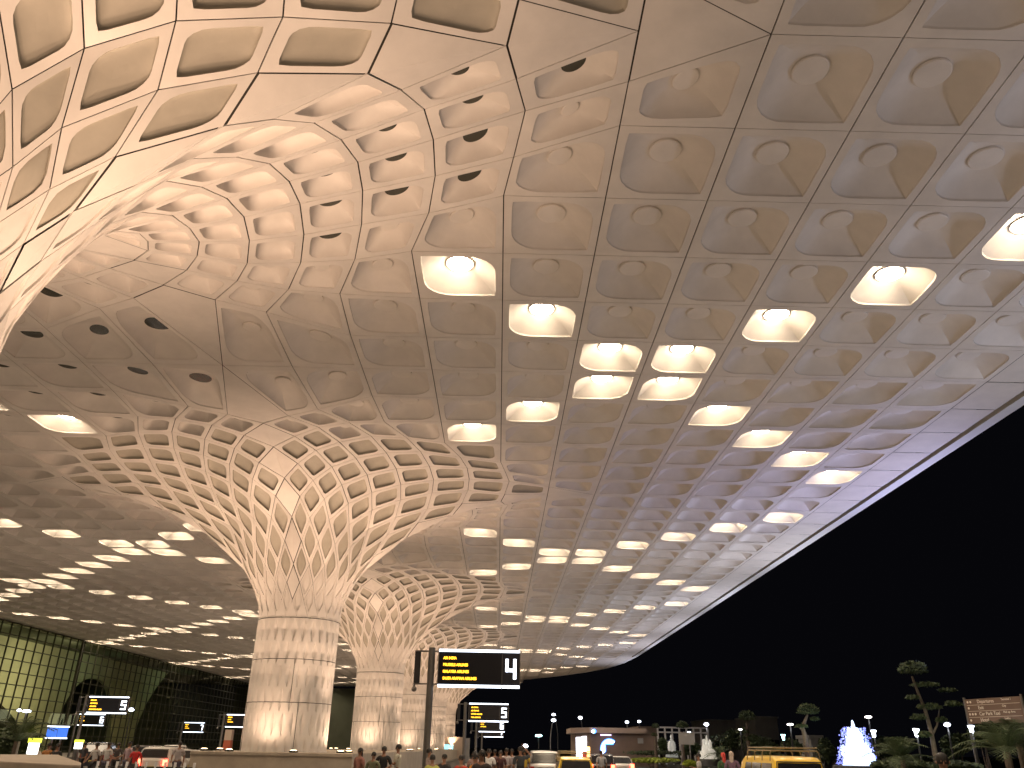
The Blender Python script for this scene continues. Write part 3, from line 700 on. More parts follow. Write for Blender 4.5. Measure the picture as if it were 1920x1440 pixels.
# ------------------------------------------------------------------ people
def skin_mesh(name, verts, edges, radii, sub=1, root=0):
    me = bpy.data.meshes.new(name); me.from_pydata(verts, edges, []); o = bpy.data.objects.new(name, me); link(o)
    m = o.modifiers.new('s', 'SKIN'); m.use_smooth_shade = True
    for i, r in enumerate(radii):
        me.skin_vertices[0].data[i].radius = r if isinstance(r, tuple) else (r, r)
    me.skin_vertices[0].data[root].use_root = True
    if sub: s = o.modifiers.new('u', 'SUBSURF'); s.levels = sub
    dg = bpy.context.evaluated_depsgraph_get(); out = bpy.data.meshes.new_from_object(o.evaluated_get(dg)); out.name = name
    bpy.data.objects.remove(o); return out
def chain(V, E, R, start, pts, rs):
    prev = start
    for p, r in zip(pts, rs):
        V.append(p); R.append(r); E.append((prev, len(V) - 1)); prev = len(V) - 1
    return prev
POSES = {}
def body_meshes(pose):
    if pose in POSES: return POSES[pose]
    V = [(0, 0, .95)]; E = []; R = [(.135, .10)]
    t1 = chain(V, E, R, 0, [(0, -.01, 1.10), (0, -.01, 1.28), (0, .0, 1.42)], [(.125, .09), (.15, .10), (.12, .085)])
    neck = chain(V, E, R, t1, [(0, -.01, 1.50), (0, -.005, 1.56), (0, .01, 1.66), (0, .0, 1.74)], [.052, .055, (.076, .092), (.066, .078)])
    arms = {'stand': ([(.20, 0, 1.40), (.25, -.01, 1.13), (.26, .06, .89)],) * 2, 'folded': ([(.20, 0, 1.40), (.28, -.02, 1.14), (.06, .20, 1.05)],) * 2,
            'raise': ([(.20, 0, 1.40), (.25, -.01, 1.13), (.26, .06, .89)], [(.20, 0, 1.41), (.40, .10, 1.50), (.22, .18, 1.72)]),
            'phone': ([(.20, 0, 1.40), (.26, .02, 1.14), (.12, .28, 1.22)], [(.20, 0, 1.40), (.25, -.01, 1.13), (.26, .06, .89)]),
            'walk': ([(.20, 0, 1.40), (.25, -.12, 1.15), (.24, -.14, .92)], [(.20, 0, 1.40), (.24, .10, 1.15), (.22, .26, 1.0)])}[pose]
    sh = []
    for s, pts in zip((-1, 1), arms):
        pts = [(x * s, y, z) for x, y, z in pts]
        w = chain(V, E, R, t1, pts, [.058, .043, .030])
        d = (Vector(pts[2]) - Vector(pts[1])).normalized(); c = Vector(pts[2]) + d * .07; side = d.cross(Vector((0, 0, 1)) if abs(d.z) < .8 else Vector((0, 1, 0))).normalized()
        p = chain(V, E, R, w, [tuple(c)], [(.036, .020)])
        curl = Vector((0, .35, .0)) if abs(d.z) > .5 else Vector((0, 0, -.4))
        for i, (o_, l) in enumerate(((-.03, .060), (-.010, .075), (.011, .070), (.031, .055))):
            a = c + side * o_ + d * .035; b = a + (d + curl * .4).normalized() * l * .6; g = b + (d + curl).normalized() * l * .5
            chain(V, E, R, p, [tuple(a), tuple(b), tuple(g)], [.010, .009, .007])
        a = c + side * -.045 * s; chain(V, E, R, p, [tuple(a), tuple(a + (d * .5 - side * s * .6 + curl * .3).normalized() * .045)], [.011, .009])
        sh.append([t1, pts])
    lg = {'walk': (.16, -.16)}.get(pose, (.0, .02))
    legs = []
    for s, off in zip((-1, 1), lg):
        pts = [(s * .10, 0, .88), (s * .11, off * .7 + .02, .50), (s * .11, off * 1.2 - (.03 if off < 0 else 0), .10)]
        k = chain(V, E, R, 0, pts, [.088, .060, .042]); chain(V, E, R, k, [(s * .12, pts[2][1] + .02, .05), (s * .13, pts[2][1] + .16, .035)], [(.045, .04), (.035, .025)])
        legs.append(pts)
    body = skin_mesh('body', V, E, R, 1)
    bm = bmesh.new(); bm.from_mesh(body)
    for s in (-1, 1):
        for c, r in (((s * .03, .088, 1.665), .011), ((s * .083, 0, 1.65), .022)):
            bmesh.ops.create_uvsphere(bm, u_segments=6, v_segments=4, radius=r, matrix=Matrix.Translation(c))
    bmesh.ops.create_cone(bm, segments=5, radius1=.017, radius2=.004, depth=.045, matrix=Matrix.Translation((0, .10, 1.64)))
    bmesh.ops.create_uvsphere(bm, u_segments=8, v_segments=4, radius=.02, matrix=Matrix.Translation((0, .088, 1.603)) @ Matrix.Diagonal((1.2, .5, .3, 1)))
    bm.to_mesh(body); bm.free()
    V = [(0, 0, .90)]; E = []; R = [(.155, .115)]; top = chain(V, E, R, 0, [(0, -.01, 1.10), (0, -.01, 1.28), (0, 0, 1.43)], [(.145, .108), (.17, .12), (.12, .09)])
    for s, pts in zip((-1, 1), arms):
        pts = [Vector((x * s, y, z)) for x, y, z in pts]; chain(V, E, R, top, [tuple(pts[0]), tuple(pts[0].lerp(pts[1], .85))], [.075, .062])
    shirt = skin_mesh('shirt', V, E, R, 1)
    V = [(0, 0, .96)]; E = []; R = [(.15, .115)]
    for pts in legs: chain(V, E, R, 0, [pts[0], pts[1], (pts[2][0], pts[2][1], pts[2][2] + .02)], [.105, .078, .062])
    trousers = skin_mesh('trousers', V, E, R, 1)
    hb = MB()
    hb.lathe([(.088, -.03), (.095, .03), (.082, .085), (.045, .118), (.001, .128)], 14, (0, -.018, 1.66), sx=.95, sy=1.12)
    hair = hb.mesh('hair', M['black'], 60)
    hb.lathe([(.06, -.34), (.075, -.20), (.08, -.05), (.06, .02)], 10, (0, -.07, 1.64), sx=1, sy=.45); longhair = hb.mesh('hair', M['black'], 60)
    POSES[pose] = (body, shirt, trousers, hair, longhair); return POSES[pose]
M['skin'] = mat('skin', (.24, .12, .07), .55); M['hairm'] = mat('hair', (.010, .008, .007), .6)
_cl = {}
def cloth(c):
    if c not in _cl: _cl[c] = mat('cloth_%d' % len(_cl), c, .85, noise=.25, nscale=9)
    return _cl[c]
GP = 'people in the crowd by the kerb'
def person(px, d, top, pose, rz, shirt, trous, label, long=False, scarf=None, z=None):
    b, s, t, h, lh = body_meshes(pose)
    P = at(px, 1400, d); zt = at(px, top, d).z
    sc = max(.86, min(1.06, zt / 1.78)) if z is None else 1
    z = .15 if z is None else z
    e = empty('person', (P.x, P.y, z), rz, label=label, cat='person'); e.scale = (sc,) * 3
    for nm, me, m in (('body', b, M['skin']), ('shirt', s, cloth(shirt)), ('trousers', t, cloth(trous)), ('headscarf' if scarf else 'hair', lh if long or scarf else h, cloth(scarf) if scarf else M['hairm'])):
        o = bpy.data.objects.new(nm, me); link(o); o.parent = e
        if not me.materials: me.materials.append(None)
        o.material_slots[0].link = 'OBJECT'; o.material_slots[0].material = m
    return e
K_ = (.02, .02, .022); GYW = (.5, .48, .45); DK = (.03, .03, .04)
person(676, 30, 1411, 'stand', 2.4, (.35, .16, .13), (.10, .06, .05), 'person with long black hair and a pink top in front of the stone plinth', long=True)
person(702, 29, 1419, 'folded', 2.9, (.16, .17, .10), (.10, .10, .07), 'person in an olive green shirt between the long haired person and the man in black')
person(721, 30, 1408, 'folded', 3.1, K_, K_, 'person in black clothes standing with folded arms before the plinth')
person(747, 31, 1404, 'phone', 1.4, (.50, .47, .38), K_, 'person in a cream shirt and black trousers reaching out to the left')
person(806, 30, 1412, 'phone', -1.2, (.38, .30, .27), (.07, .06, .06), 'person in a pale top looking at a phone just right of the big sign pole')
person(812, 24, 1426, 'stand', .4, (.45, .46, .12), K_, 'person in a yellow green top right of the big sign pole, only the shoulders showing')
person(834, 26, 1424, 'folded', 2.6, K_, K_, 'person in black low in the frame under the row of signs')
person(866, 24, 1427, 'stand', 2.8, (.45, .05, .03), K_, 'person in a red top low in the frame beside the one in orange')
person(892, 22, 1424, 'phone', 2.2, (.75, .28, .01), K_, 'person in a bright orange top leaning to the left')
person(904, 20.5, 1419, 'stand', 3.0, (.05, .04, .04), K_, 'person with a big head of black hair right of the orange top', long=True)
person(890, 32, 1416, 'stand', 3.1, (.28, .18, .16), K_, 'person in a dusty pink shirt behind the orange top')
person(917, 33, 1412, 'walk', 3.1, (.62, .62, .62), DK, 'person in a white shirt walking away in the crowd under the signs')
person(928, 40, 1412, 'stand', 2.9, (.12, .07, .07), K_, 'person in a dark maroon shirt in the crowd right of the white shirt')
person(939, 36, 1414, 'stand', 3.3, (.06, .02, .02), K_, 'person in a dark brown top in the middle of the crowd')
person(950, 38, 1410, 'folded', 3.0, (.55, .48, .48), DK, 'person in a pale pink shirt seen from behind in the crowd')
person(960, 38, 1411, 'stand', 3.1, (.36, .32, .33), K_, 'person in a grey shirt right beside the pale pink shirt')
person(976, 31, 1408, 'raise', .3, (.03, .035, .04), K_, 'person in a dark shirt raising one arm to the head left of the silver van')
person(984, 42, 1412, 'stand', 3.1, (.55, .38, .05), K_, 'person in a mustard top between the raised arm and the silver van')
person(1127, 44, 1413, 'walk', 3.0, (.42, .42, .45), K_, 'person in a light grey shirt between the small taxi and the white saloon')
person(1354, 34, 1419, 'stand', .3, (.03, .08, .03), K_, 'person with a red headscarf left of the yellow taxi van', scarf=(.55, .06, .05))
person(1370, 33, 1417, 'folded', -.4, (.14, .08, .13), (.3, .26, .2), 'person with a beige headscarf and dark plum clothes beside the yellow taxi van', scarf=(.46, .38, .32))
person(1308, 36, 1420, 'phone', 1.5, (.33, .33, .33), DK, 'person in a grey shirt leaning on the pale railing')
person(1762, 13, 1432, 'stand', 2.8, (.62, .66, .72), DK, 'person with black hair and a pale blue shirt at the bottom under the tall tree')
for i, (px, d, top, pose, c, lab) in enumerate([(72, 34, 1402, 'stand', (.5, .45, .42), 'person in a pale shirt beside the bright white box at the left'), (92, 36, 1400, 'folded', (.4, .17, .05), 'person in a rust brown top under the blue screens'),
        (108, 36, 1402, 'stand', (.03, .03, .03), 'person in black just right of the rust brown top'), (182, 40, 1399, 'walk', (.5, .47, .46), 'person in a light shirt walking in front of the black people carrier'),
        (204, 41, 1398, 'stand', (.55, .53, .52), 'person in a white shirt behind the white posts at the left'), (222, 44, 1398, 'folded', (.06, .05, .05), 'person in dark clothes right of the white shirt near the posts'),
        (243, 42, 1396, 'stand', (.42, .30, .33), 'person in a mauve shirt left of the red glowing car lights'), (258, 38, 1403, 'walk', (.50, .02, .02), 'person in a bright red top left of the white braking car'),
        (337, 40, 1397, 'walk', (.40, .36, .36), 'person in a pale grey shirt between the pale car and the silver car'), (160, 46, 1397, 'stand', (.05, .05, .06), 'person in black beneath the left number 5 sign')]):
    person(px, d, top, pose, 2.7 + .3 * (i % 3), c, K_ if i % 2 else (.08, .07, .10), lab)
# ------------------------------------------------------------------ terminal glass wall on the left
GXW = -22.45
def on_plane(px, py, X):
    v = r2 * ((px - 960) / 1493) + u2 * ((720 - py) / 1493) + fw
    t = X / v.x; return Vector((X, v.y * t, EYE + v.z * t))
XW = G(GXW, 0).x; ZC = G(0, 0, HC).z
M['mull'] = mat('mullion', (.05, .05, .035), .5, .3)
def glass_mat(name, tint, w):
    m = bpy.data.materials.new(name); m.use_nodes = True; nt = m.node_tree; nt.nodes.clear()
    o = nt.nodes.new('ShaderNodeOutputMaterial'); a = nt.nodes.new('ShaderNodeBsdfTransparent'); g = nt.nodes.new('ShaderNodeBsdfGlossy'); x = nt.nodes.new('ShaderNodeMixShader'); f = nt.nodes.new('ShaderNodeFresnel')
    a.inputs[0].default_value = (*tint, 1); g.inputs[0].default_value = (.75, .8, .7, 1); g.inputs['Roughness'].default_value = .03; f.inputs[0].default_value = w
    nt.links.new(f.outputs[0], x.inputs[0]); nt.links.new(a.outputs[0], x.inputs[1]); nt.links.new(g.outputs[0], x.inputs[2]); nt.links.new(x.outputs[0], o.inputs[0]); return m
M['wallglass'] = glass_mat('curtain_glass', (.82, .82, .66), 1.38)
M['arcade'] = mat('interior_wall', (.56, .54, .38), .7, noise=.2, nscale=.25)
Y0, Y1 = 30.0, G(0, 75).y
gw = empty('glass_curtain_wall', (XW, Y0, 0), label='tall green glass curtain wall of the terminal with a grid of dark mullions', cat='glass wall')
mb = MB(); y = Y0; i = 0
while y < Y1:
    w = .06; mb.box(XW - .10, XW + .10, y, y + w, 0, ZC - .05); y += 2.25; i += 1
z = .9
while z < ZC: mb.box(XW - .06, XW + .06, Y0, Y1, z, z + .11); z += 1.48
put(mb.build('mullion_grid', M['mull']), gw)
mb = MB(); mb.add([(XW - .02, Y0, 0), (XW - .02, Y1, 0), (XW - .02, Y1, ZC - .03), (XW - .02, Y0, ZC - .03)], [(0, 1, 2, 3)]); put(mb.build('glass', M['wallglass']), gw)
mp = on_plane(139, 1260, XW)
mb = MB(); mb.box(XW + .12, XW + .42, mp.y, mp.y + .35, 2.5, ZC - .06); put(mb.build('mast', M['mull']), gw)
# lit arcade inside
XA = XW - 10.0
def arch_z(y):
    h = 0
    for (l, r, tx, ty, zf) in ARCH:
        if l < y < r:
            u = (y - l) / (r - l) * 2 - 1; h = max(h, ty * (max(0, 1 - abs(u) ** 2.6)) ** .5)
    if y > A3: h = max(h, min(ZC, ZC * (max(0, min(1, (y - A3) / (A3b - A3)))) ** .45))
    return h
ARCH = []
for pl, pr, pt, pyt in ((-110, 47, 0, 1262), (97, 207, 150, 1268)):
    a = on_plane(pl, 1380, XA) if pl > -60 else Vector((0, 30, 0)); b = on_plane(pr, 1380, XA); t = on_plane(pt, pyt, XA)
    ARCH.append((a.y, b.y, t.y, t.z, 0))
A3 = on_plane(252, 1370, XA).y; A3b = on_plane(310, 1290, XA).y
mb = MB(); ys = np.arange(Y0 - 4, A3b + .5, .4); vs = []
for y in ys: vs += [(XA, y, arch_z(y)), (XA, y, ZC + .0), (XA - .8, y, arch_z(y))]
fs = []
for i in range(len(ys) - 1): a = 3 * i; fs += [(a, a + 3, a + 4, a + 1), (a, a + 2, a + 5, a + 3)]
mb.add(vs, fs); ar = mb.build('interior_arcade', M['arcade'], label='pale olive lit interior wall with big dark arches behind the glass curtain wall', cat='arcade wall')
mb = MB(); mb.add([(XW - .2, Y0 - 4, ZC + .02), (XW - .2, Y1 + 2, ZC + .02), (XW - 22, Y1 + 2, ZC + .02), (XW - 22, Y0 - 4, ZC + .02)], [(0, 1, 2, 3)])
mb.add([(XW - 22, Y0 - 4, 0), (XW - 22, Y1 + 2, 0), (XW - 22, Y1 + 2, ZC), (XW - 22, Y0 - 4, ZC)], [(0, 1, 2, 3)])
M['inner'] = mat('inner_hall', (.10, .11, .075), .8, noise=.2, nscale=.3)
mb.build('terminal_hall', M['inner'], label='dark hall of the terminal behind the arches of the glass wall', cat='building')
for y, pw in ((42, 900), (62, 1500), (84, 1500), (108, 1500), (130, 1300)):
    lamp('AREA', 'hall_light', (XW - .9, y, ZC - 6.0), (XA, y, 8), pw * .85, (.92, .87, .56), 12)
for y, pw in ((150, 120), (185, 120)):
    lamp('AREA', 'hall_light', (XW - 1.5, y, ZC - 3), (XW - 20, y, 6), pw, (.62, .9, .6), 5)
# end block beyond the canopy
mb = MB(); q = at(470, 1400, 225); mb.box(G(-24, 0).x, at(668, 1400, 225).x, 222, 240, 0, at(600, 1290, 222).z); mb.build('distant_building', M['inner'], label='far dark building closing the view between the first two columns', cat='building')
# ------------------------------------------------------------------ lamps
M['lampwhite'] = mat('lamp_white', (.9, .9, 1), .4, emit=(.80, .86, 1), es=14)
M['lampteal'] = mat('lamp_teal', (.9, 1, 1), .4, emit=(.55, .95, .95), es=10)
M['lampcream'] = mat('lamp_cream', (1, .95, .9), .4, emit=(1, .93, .86), es=12)
M['pole_dark'] = mat('pole_dark', (.025, .025, .025), .8)
M['pole_grey'] = mat('pole_grey', (.14, .14, .14), .8)
def street_lamp(px, py, d, r, label, kind='round', m='lampwhite', group='street lamps beyond the road', vis=True, foot=None, light=0):
    r *= .62; light *= .22
    P = at(px, py, d); fx = P.x if foot is None else at(foot, 1420, d).x
    e = empty('street_lamp', (fx, P.y, 0), label=label, cat='street lamp', group=group)
    top = Vector((P.x - fx, 0, P.z))
    mb = MB(); mb.tube([(0, 0, 0), (0, 0, P.z * .6), (top.x * .5, 0, P.z * .9), tuple(top + Vector((0, 0, .02)))], [.07, .055, .045, .035], 8); mb.build('pole', M['pole_dark' if not vis else 'pole_grey'], e, 50)
    mb = MB()
    if kind == 'round': mb.lathe([(.02, -.55 * r), (.7 * r, -.35 * r), (r, 0), (.55 * r, .5 * r), (.03, .62 * r)], 12, tuple(top))
    elif kind == 'lantern': mb.lathe([(.35 * r, -1.3 * r), (.45 * r, -1.25 * r), (.55 * r, 0), (.9 * r, .6 * r), (.75 * r, .75 * r)], 12, tuple(top))
    elif kind == 'dish': mb.lathe([(.1 * r, -.4 * r), (.9 * r, -.25 * r), (1.05 * r, 0), (.7 * r, .2 * r)], 14, tuple(top))
    mb.build('lamp_head', M[m], e, 50)
    mb = MB(); mb.lathe([(.5 * r, 0), (1.12 * r, .05 * r), (.2 * r, .3 * r)], 12, (top.x, 0, top.z + (.62 if kind == 'round' else .8 if kind == 'lantern' else .2) * r)); mb.build('lamp_cap', M['pole_dark'], e, 50)
    if light: lamp('POINT', 'lamp_light', (P.x, P.y - .1, P.z - r * 1.6), None, light, (.9, .93, 1), .2)
    return e
for px, py, d, r, kind, m, vis, foot, light, lab in [
    (1038, 1340, 120, .42, 'round', 'lampwhite', 0, 1046, 0, 'upper of two close white lamps high above the silver van'),
    (1038, 1350.5, 112, .50, 'round', 'lampwhite', 1, 1032, 0, 'lower of two close white lamps on a thin pale curved pole above the silver van'),
    (1010, 1379, 90, .55, 'dish', 'lampteal', 0, None, 0, 'teal tinted lamp left of the two close white lamps'),
    (985, 1399, 80, .42, 'round', 'lampwhite', 0, None, 0, 'lowest white lamp just above the person raising one arm'),
    (1088, 1346, 118, .50, 'round', 'lampwhite', 0, 1094, 0, 'white lamp above the left corner of the brown building'),
    (1175.5, 1354, 125, .45, 'round', 'lampwhite', 1, None, 0, 'left of the two white lamps over the roof of the brown building'),
    (1198.5, 1353, 125, .42, 'round', 'lampwhite', 0, None, 0, 'right of the two white lamps over the roof of the brown building'),
    (1324.5, 1358.5, 105, .50, 'round', 'lampwhite', 1, None, 60, 'white lamp above the third fountain'),
    (1292, 1375, 70, .34, 'round', 'lampwhite', 1, None, 40, 'white lamp on a grey pole between the second and third fountains'),
    (1388, 1367.5, 80, .28, 'dish', 'lampcream', 0, None, 30, 'small lamp in the trees under the biggest round crown'),
    (1481.5, 1358, 55, .30, 'dish', 'lampcream', 0, None, 60, 'bright cream lamp left of the pale trunked round tree'),
    (1468.5, 1381, 70, .32, 'lantern', 'lampteal', 0, None, 0, 'cone shaped bluish lamp below the cream lamp'),
    (1628, 1344, 60, .36, 'dish', 'lampcream', 0, None, 60, 'flat oval lamp above right of the big blue fountain'),
    (1638, 1374, 52, .30, 'lantern', 'lampwhite', 0, None, 40, 'lantern shaped white lamp right of the big blue fountain'),
    (1718, 1372, 46, .30, 'lantern', 'lampwhite', 0, None, 90, 'lantern shaped white lamp left of the tall cloud pruned tree'),
    (1776, 1359, 50, .30, 'round', 'lampwhite', 0, None, 120, 'star bright lamp right of the tall cloud pruned tree'),
    (1821, 1365.5, 36, .23, 'lantern', 'lampwhite', 0, None, 90, 'lantern shaped lamp on the left post of the brown direction board'),
    (246, 1331, 90, .45, 'round', 'lampwhite', 0, None, 0, 'white lamp in front of the glass wall right of the left number 5 sign'),
    (50, 1333, 60, .42, 'dish', 'lampwhite', 0, None, 0, 'bright bluish lamp before the glass wall near the left edge'),
    (36, 1332, 62, .25, 'round', 'lampwhite', 0, None, 0, 'smaller lamp left of the bright bluish lamp near the left edge'),
    (18, 1366, 55, .20, 'round', 'lampwhite', 0, None, 0, 'small white lamp in the dark shrubs at the left edge')]:
    street_lamp(px, py, d, r, lab, kind, m, vis=bool(vis), foot=foot, light=light)
# ------------------------------------------------------------------ fountains
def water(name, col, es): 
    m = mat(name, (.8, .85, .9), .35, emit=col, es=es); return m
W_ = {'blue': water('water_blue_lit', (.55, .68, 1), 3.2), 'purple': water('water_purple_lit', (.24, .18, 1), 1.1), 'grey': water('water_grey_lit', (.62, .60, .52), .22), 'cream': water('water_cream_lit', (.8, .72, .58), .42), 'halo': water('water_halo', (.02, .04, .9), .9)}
M['basin'] = mat('basin_stone', (.10, .10, .10), .6)
def fountain(px, base, top, wpx, d, m, label, jets, halo=None):
    P = at(px, 1400, d); z0 = at(px, base, d).z; z1 = at(px, top, d).z; w = (at(px + wpx / 2, 1400, d) - at(px - wpx / 2, 1400, d)).x; H = z1 - z0; rnd = random.Random(px)
    e = empty('fountain', (P.x, P.y, max(0, z0 - .4)), label=label, cat='fountain', group='lit fountains in the garden')
    zo = z0 - max(0, z0 - .4)
    mb = MB(); mb.lathe([(w * .72, -.3 if z0 > .3 else 0), (w * .75, zo - .05), (w * .70, zo)], 28); mb.build('basin', M['basin'], e, 50)
    for (x, h, r, yy) in jets:
        mb = MB(); R = r * w; hh = h * H
        prof = [(R * 1.15, 0), (R * 1.05, hh * .3), (R * .95, hh * .7), (R * .85, hh * .86), (R * .5, hh * .95), (R * .12, hh)]
        mb.lathe(prof, 9, (x * w, yy * w, zo))
        mb.v = [(v[0] + rnd.uniform(-.5, .5) * R * .6, v[1] + rnd.uniform(-.3, .3) * R, max(zo, v[2] + rnd.uniform(-.04, .04) * hh)) for v in mb.v]
        for _ in range(26):
            a = rnd.uniform(0, 2 * pi); rr = R * rnd.uniform(.9, 1.7); zz = zo + hh * rnd.uniform(.0, 1.0); s = .02 + .02 * rnd.random()
            mb.ball((x * w + rr * cos(a), yy * w + rr * sin(a) * .6, zz), s * (H / 2.5), 5, 3)
        mb.build('water_jet', W_[m], e, 60)
    if halo:
        mb = MB()
        for _ in range(420):
            u = rnd.random(); side = rnd.choice((-1, 1)); wd = .54 - .32 * u ** .8 + (.0 if side < 0 else .02)
            x = side * w * (wd + abs(rnd.gauss(0, .035))); s = rnd.uniform(.02, .06)
            mb.ball((x, rnd.uniform(-.25, .25) * w + .1, zo + H * u * .86), s, 5, 3)
        tag(mb.build('spray', W_[halo], e), kind='stuff')
    return e
fountain(1605, 1435, 1353, 62, 60, 'blue', 'largest fountain glowing blazing white with blue spray right of the taxi van',
         [(0, 1, .07, 0), (-.13, .84, .13, .0), (.12, .83, .13, .02), (0, .84, .15, .1), (-.24, .45, .17, -.1), (.26, .38, .17, -.1), (.02, .5, .30, -.05), (-.38, .42, .06, 0), (.42, .30, .08, 0), (0, .7, .22, .1)], 'halo')
fountain(1212, 1420, 1383, 19, 120, 'purple', 'small violet lit fountain at the right end of the brown building', [(0, 1, .12, 0), (-.2, .85, .14, 0), (.18, .82, .14, 0), (-.36, .38, .13, 0), (.38, .36, .13, 0), (0, .7, .3, .1), (.2, .45, .2, 0)])
fountain(1259, 1420, 1378, 22, 110, 'grey', 'pale grey fountain between the violet one and the cream one', [(0, 1, .09, 0), (-.15, .74, .16, 0), (.16, .74, .16, 0), (-.44, .25, .07, 0), (.44, .26, .07, 0), (0, .68, .24, .1)])
fountain(1326, 1423, 1379, 28, 100, 'cream', 'widest cream lit fountain below the white lamp, third from the left', [(0, 1, .08, 0), (-.2, .84, .12, 0), (.2, .82, .12, 0), (-.42, .34, .12, 0), (.42, .36, .12, 0), (0, .7, .28, .1), (-.12, .5, .3, 0), (.15, .45, .3, 0)])
# ------------------------------------------------------------------ planting
def leafmat(name, col): return mat(name, col, .7, noise=.45, nscale=1.5)
M['leaf'] = leafmat('leaf_dark', (.045, .07, .025)); M['leaf2'] = leafmat('leaf_mid', (.07, .10, .04)); M['hedge'] = leafmat('hedge_lime', (.28, .34, .03)); M['bark'] = mat('bark', (.13, .10, .075), .8, noise=.4, nscale=6)
def cloud(mb, c, rx, ry, rz, n, s, rnd, flat=False):
    for _ in range(n):
        while True:
            v = Vector((rnd.uniform(-1, 1), rnd.uniform(-1, 1), rnd.uniform(-1, 1)))
            if .35 < v.length <= 1: break
        v = v.normalized() * (v.length ** .5) * (1 + rnd.gauss(0, .05)); 
        if flat and v.z < -.3: v.z *= .4
        p = Vector(c) + Vector((v.x * rx, v.y * ry, v.z * rz)); q = s * rnd.uniform(.6, 1.4)
        a = Vector((rnd.gauss(0, 1), rnd.gauss(0, 1), rnd.gauss(0, 1))).normalized(); b = a.orthogonal().normalized()
        mb.add([p - a * q, p + b * q * .5, p + a * q, p - b * q * .5], [(0, 1, 2, 3)])
def tree(trunks, crowns, d, label, cat='tree', name='round_topiary_tree', leaf='leaf2', group=None, ls=.09, dens=1.0, flat=True):
    rnd = random.Random(int(trunks[0][0][0] * 7)); b = at(trunks[0][0][0], 1400, d); e = empty(name, (b.x, b.y, 0), label=label, cat=cat, group=group); mp = d * .91 / 1493 * 1.0
    O = Vector((b.x, b.y, 0)); mb = MB()
    for ti, t in enumerate(trunks):
        pts = [at(x, y, d) - O for x, y in t]
        if ti == 0: pts[0].z = min(pts[0].z, 0)
        n = len(pts); mb.tube(pts, [(.24 - .15 * i / (n - 1)) * (1 if ti == 0 else .5) * min(1.0, mp * 22)  for i in range(n)], 9)
    mb.build('trunk', M['bark'], e, 60)
    for (x, y, rx, ry) in crowns:
        mb = MB(); c = at(x, y, d) - O; V = rx * ry * mp * mp
        cloud(mb, c, rx * mp, rx * mp * .9, ry * mp, int(max(220, 1500 * V * dens)), ls, rnd, flat); mb.build('crown', M[leaf], e)
    return e
tree([[(1758, 1442), (1752, 1405), (1746, 1372), (1735, 1332), (1722, 1300), (1710, 1268)], [(1748, 1378), (1757, 1360), (1762, 1325)]],
     [(1712, 1256, 27, 17), (1733, 1284, 28, 5), (1776, 1294, 16, 3.5), (1711, 1308, 12, 4), (1742, 1326, 22, 8), (1788, 1320, 15, 6), (1722, 1345, 14, 6), (1733, 1378, 13, 6), (1765, 1350, 10, 5)], 45,
     'tall leaning cloud pruned tree with flat leaf pads against the black sky', name='cloud_pruned_tree', ls=.10, dens=1.2)
tree([[(1512, 1400), (1509, 1378), (1505, 1365), (1510, 1350), (1514, 1340)], [(1508, 1372), (1496, 1362)]], [(1515, 1333, 20, 14), (1503, 1362, 12, 4), (1528, 1348, 8, 3.5)], 62, 'round topiary tree with a pale lit crooked trunk above the taxi van')
tree([[(1404, 1410), (1402, 1380), (1400, 1355)]], [(1401, 1345, 16, 13), (1392, 1372, 13, 7), (1410, 1385, 14, 8)], 85, 'dim round topiary tree with the biggest dome left of the pale block', leaf='leaf')
tree([[(1281, 1415), (1280, 1390), (1279, 1372)]], [(1279, 1361, 12, 9)], 95, 'round headed dark tree between the second and third fountains', leaf='leaf')
tree([[(1230, 1415), (1229, 1392), (1229, 1375)]], [(1229, 1362, 7.5, 6), (1227, 1378, 6, 4)], 105, 'small round headed tree above the violet fountain', leaf='leaf')
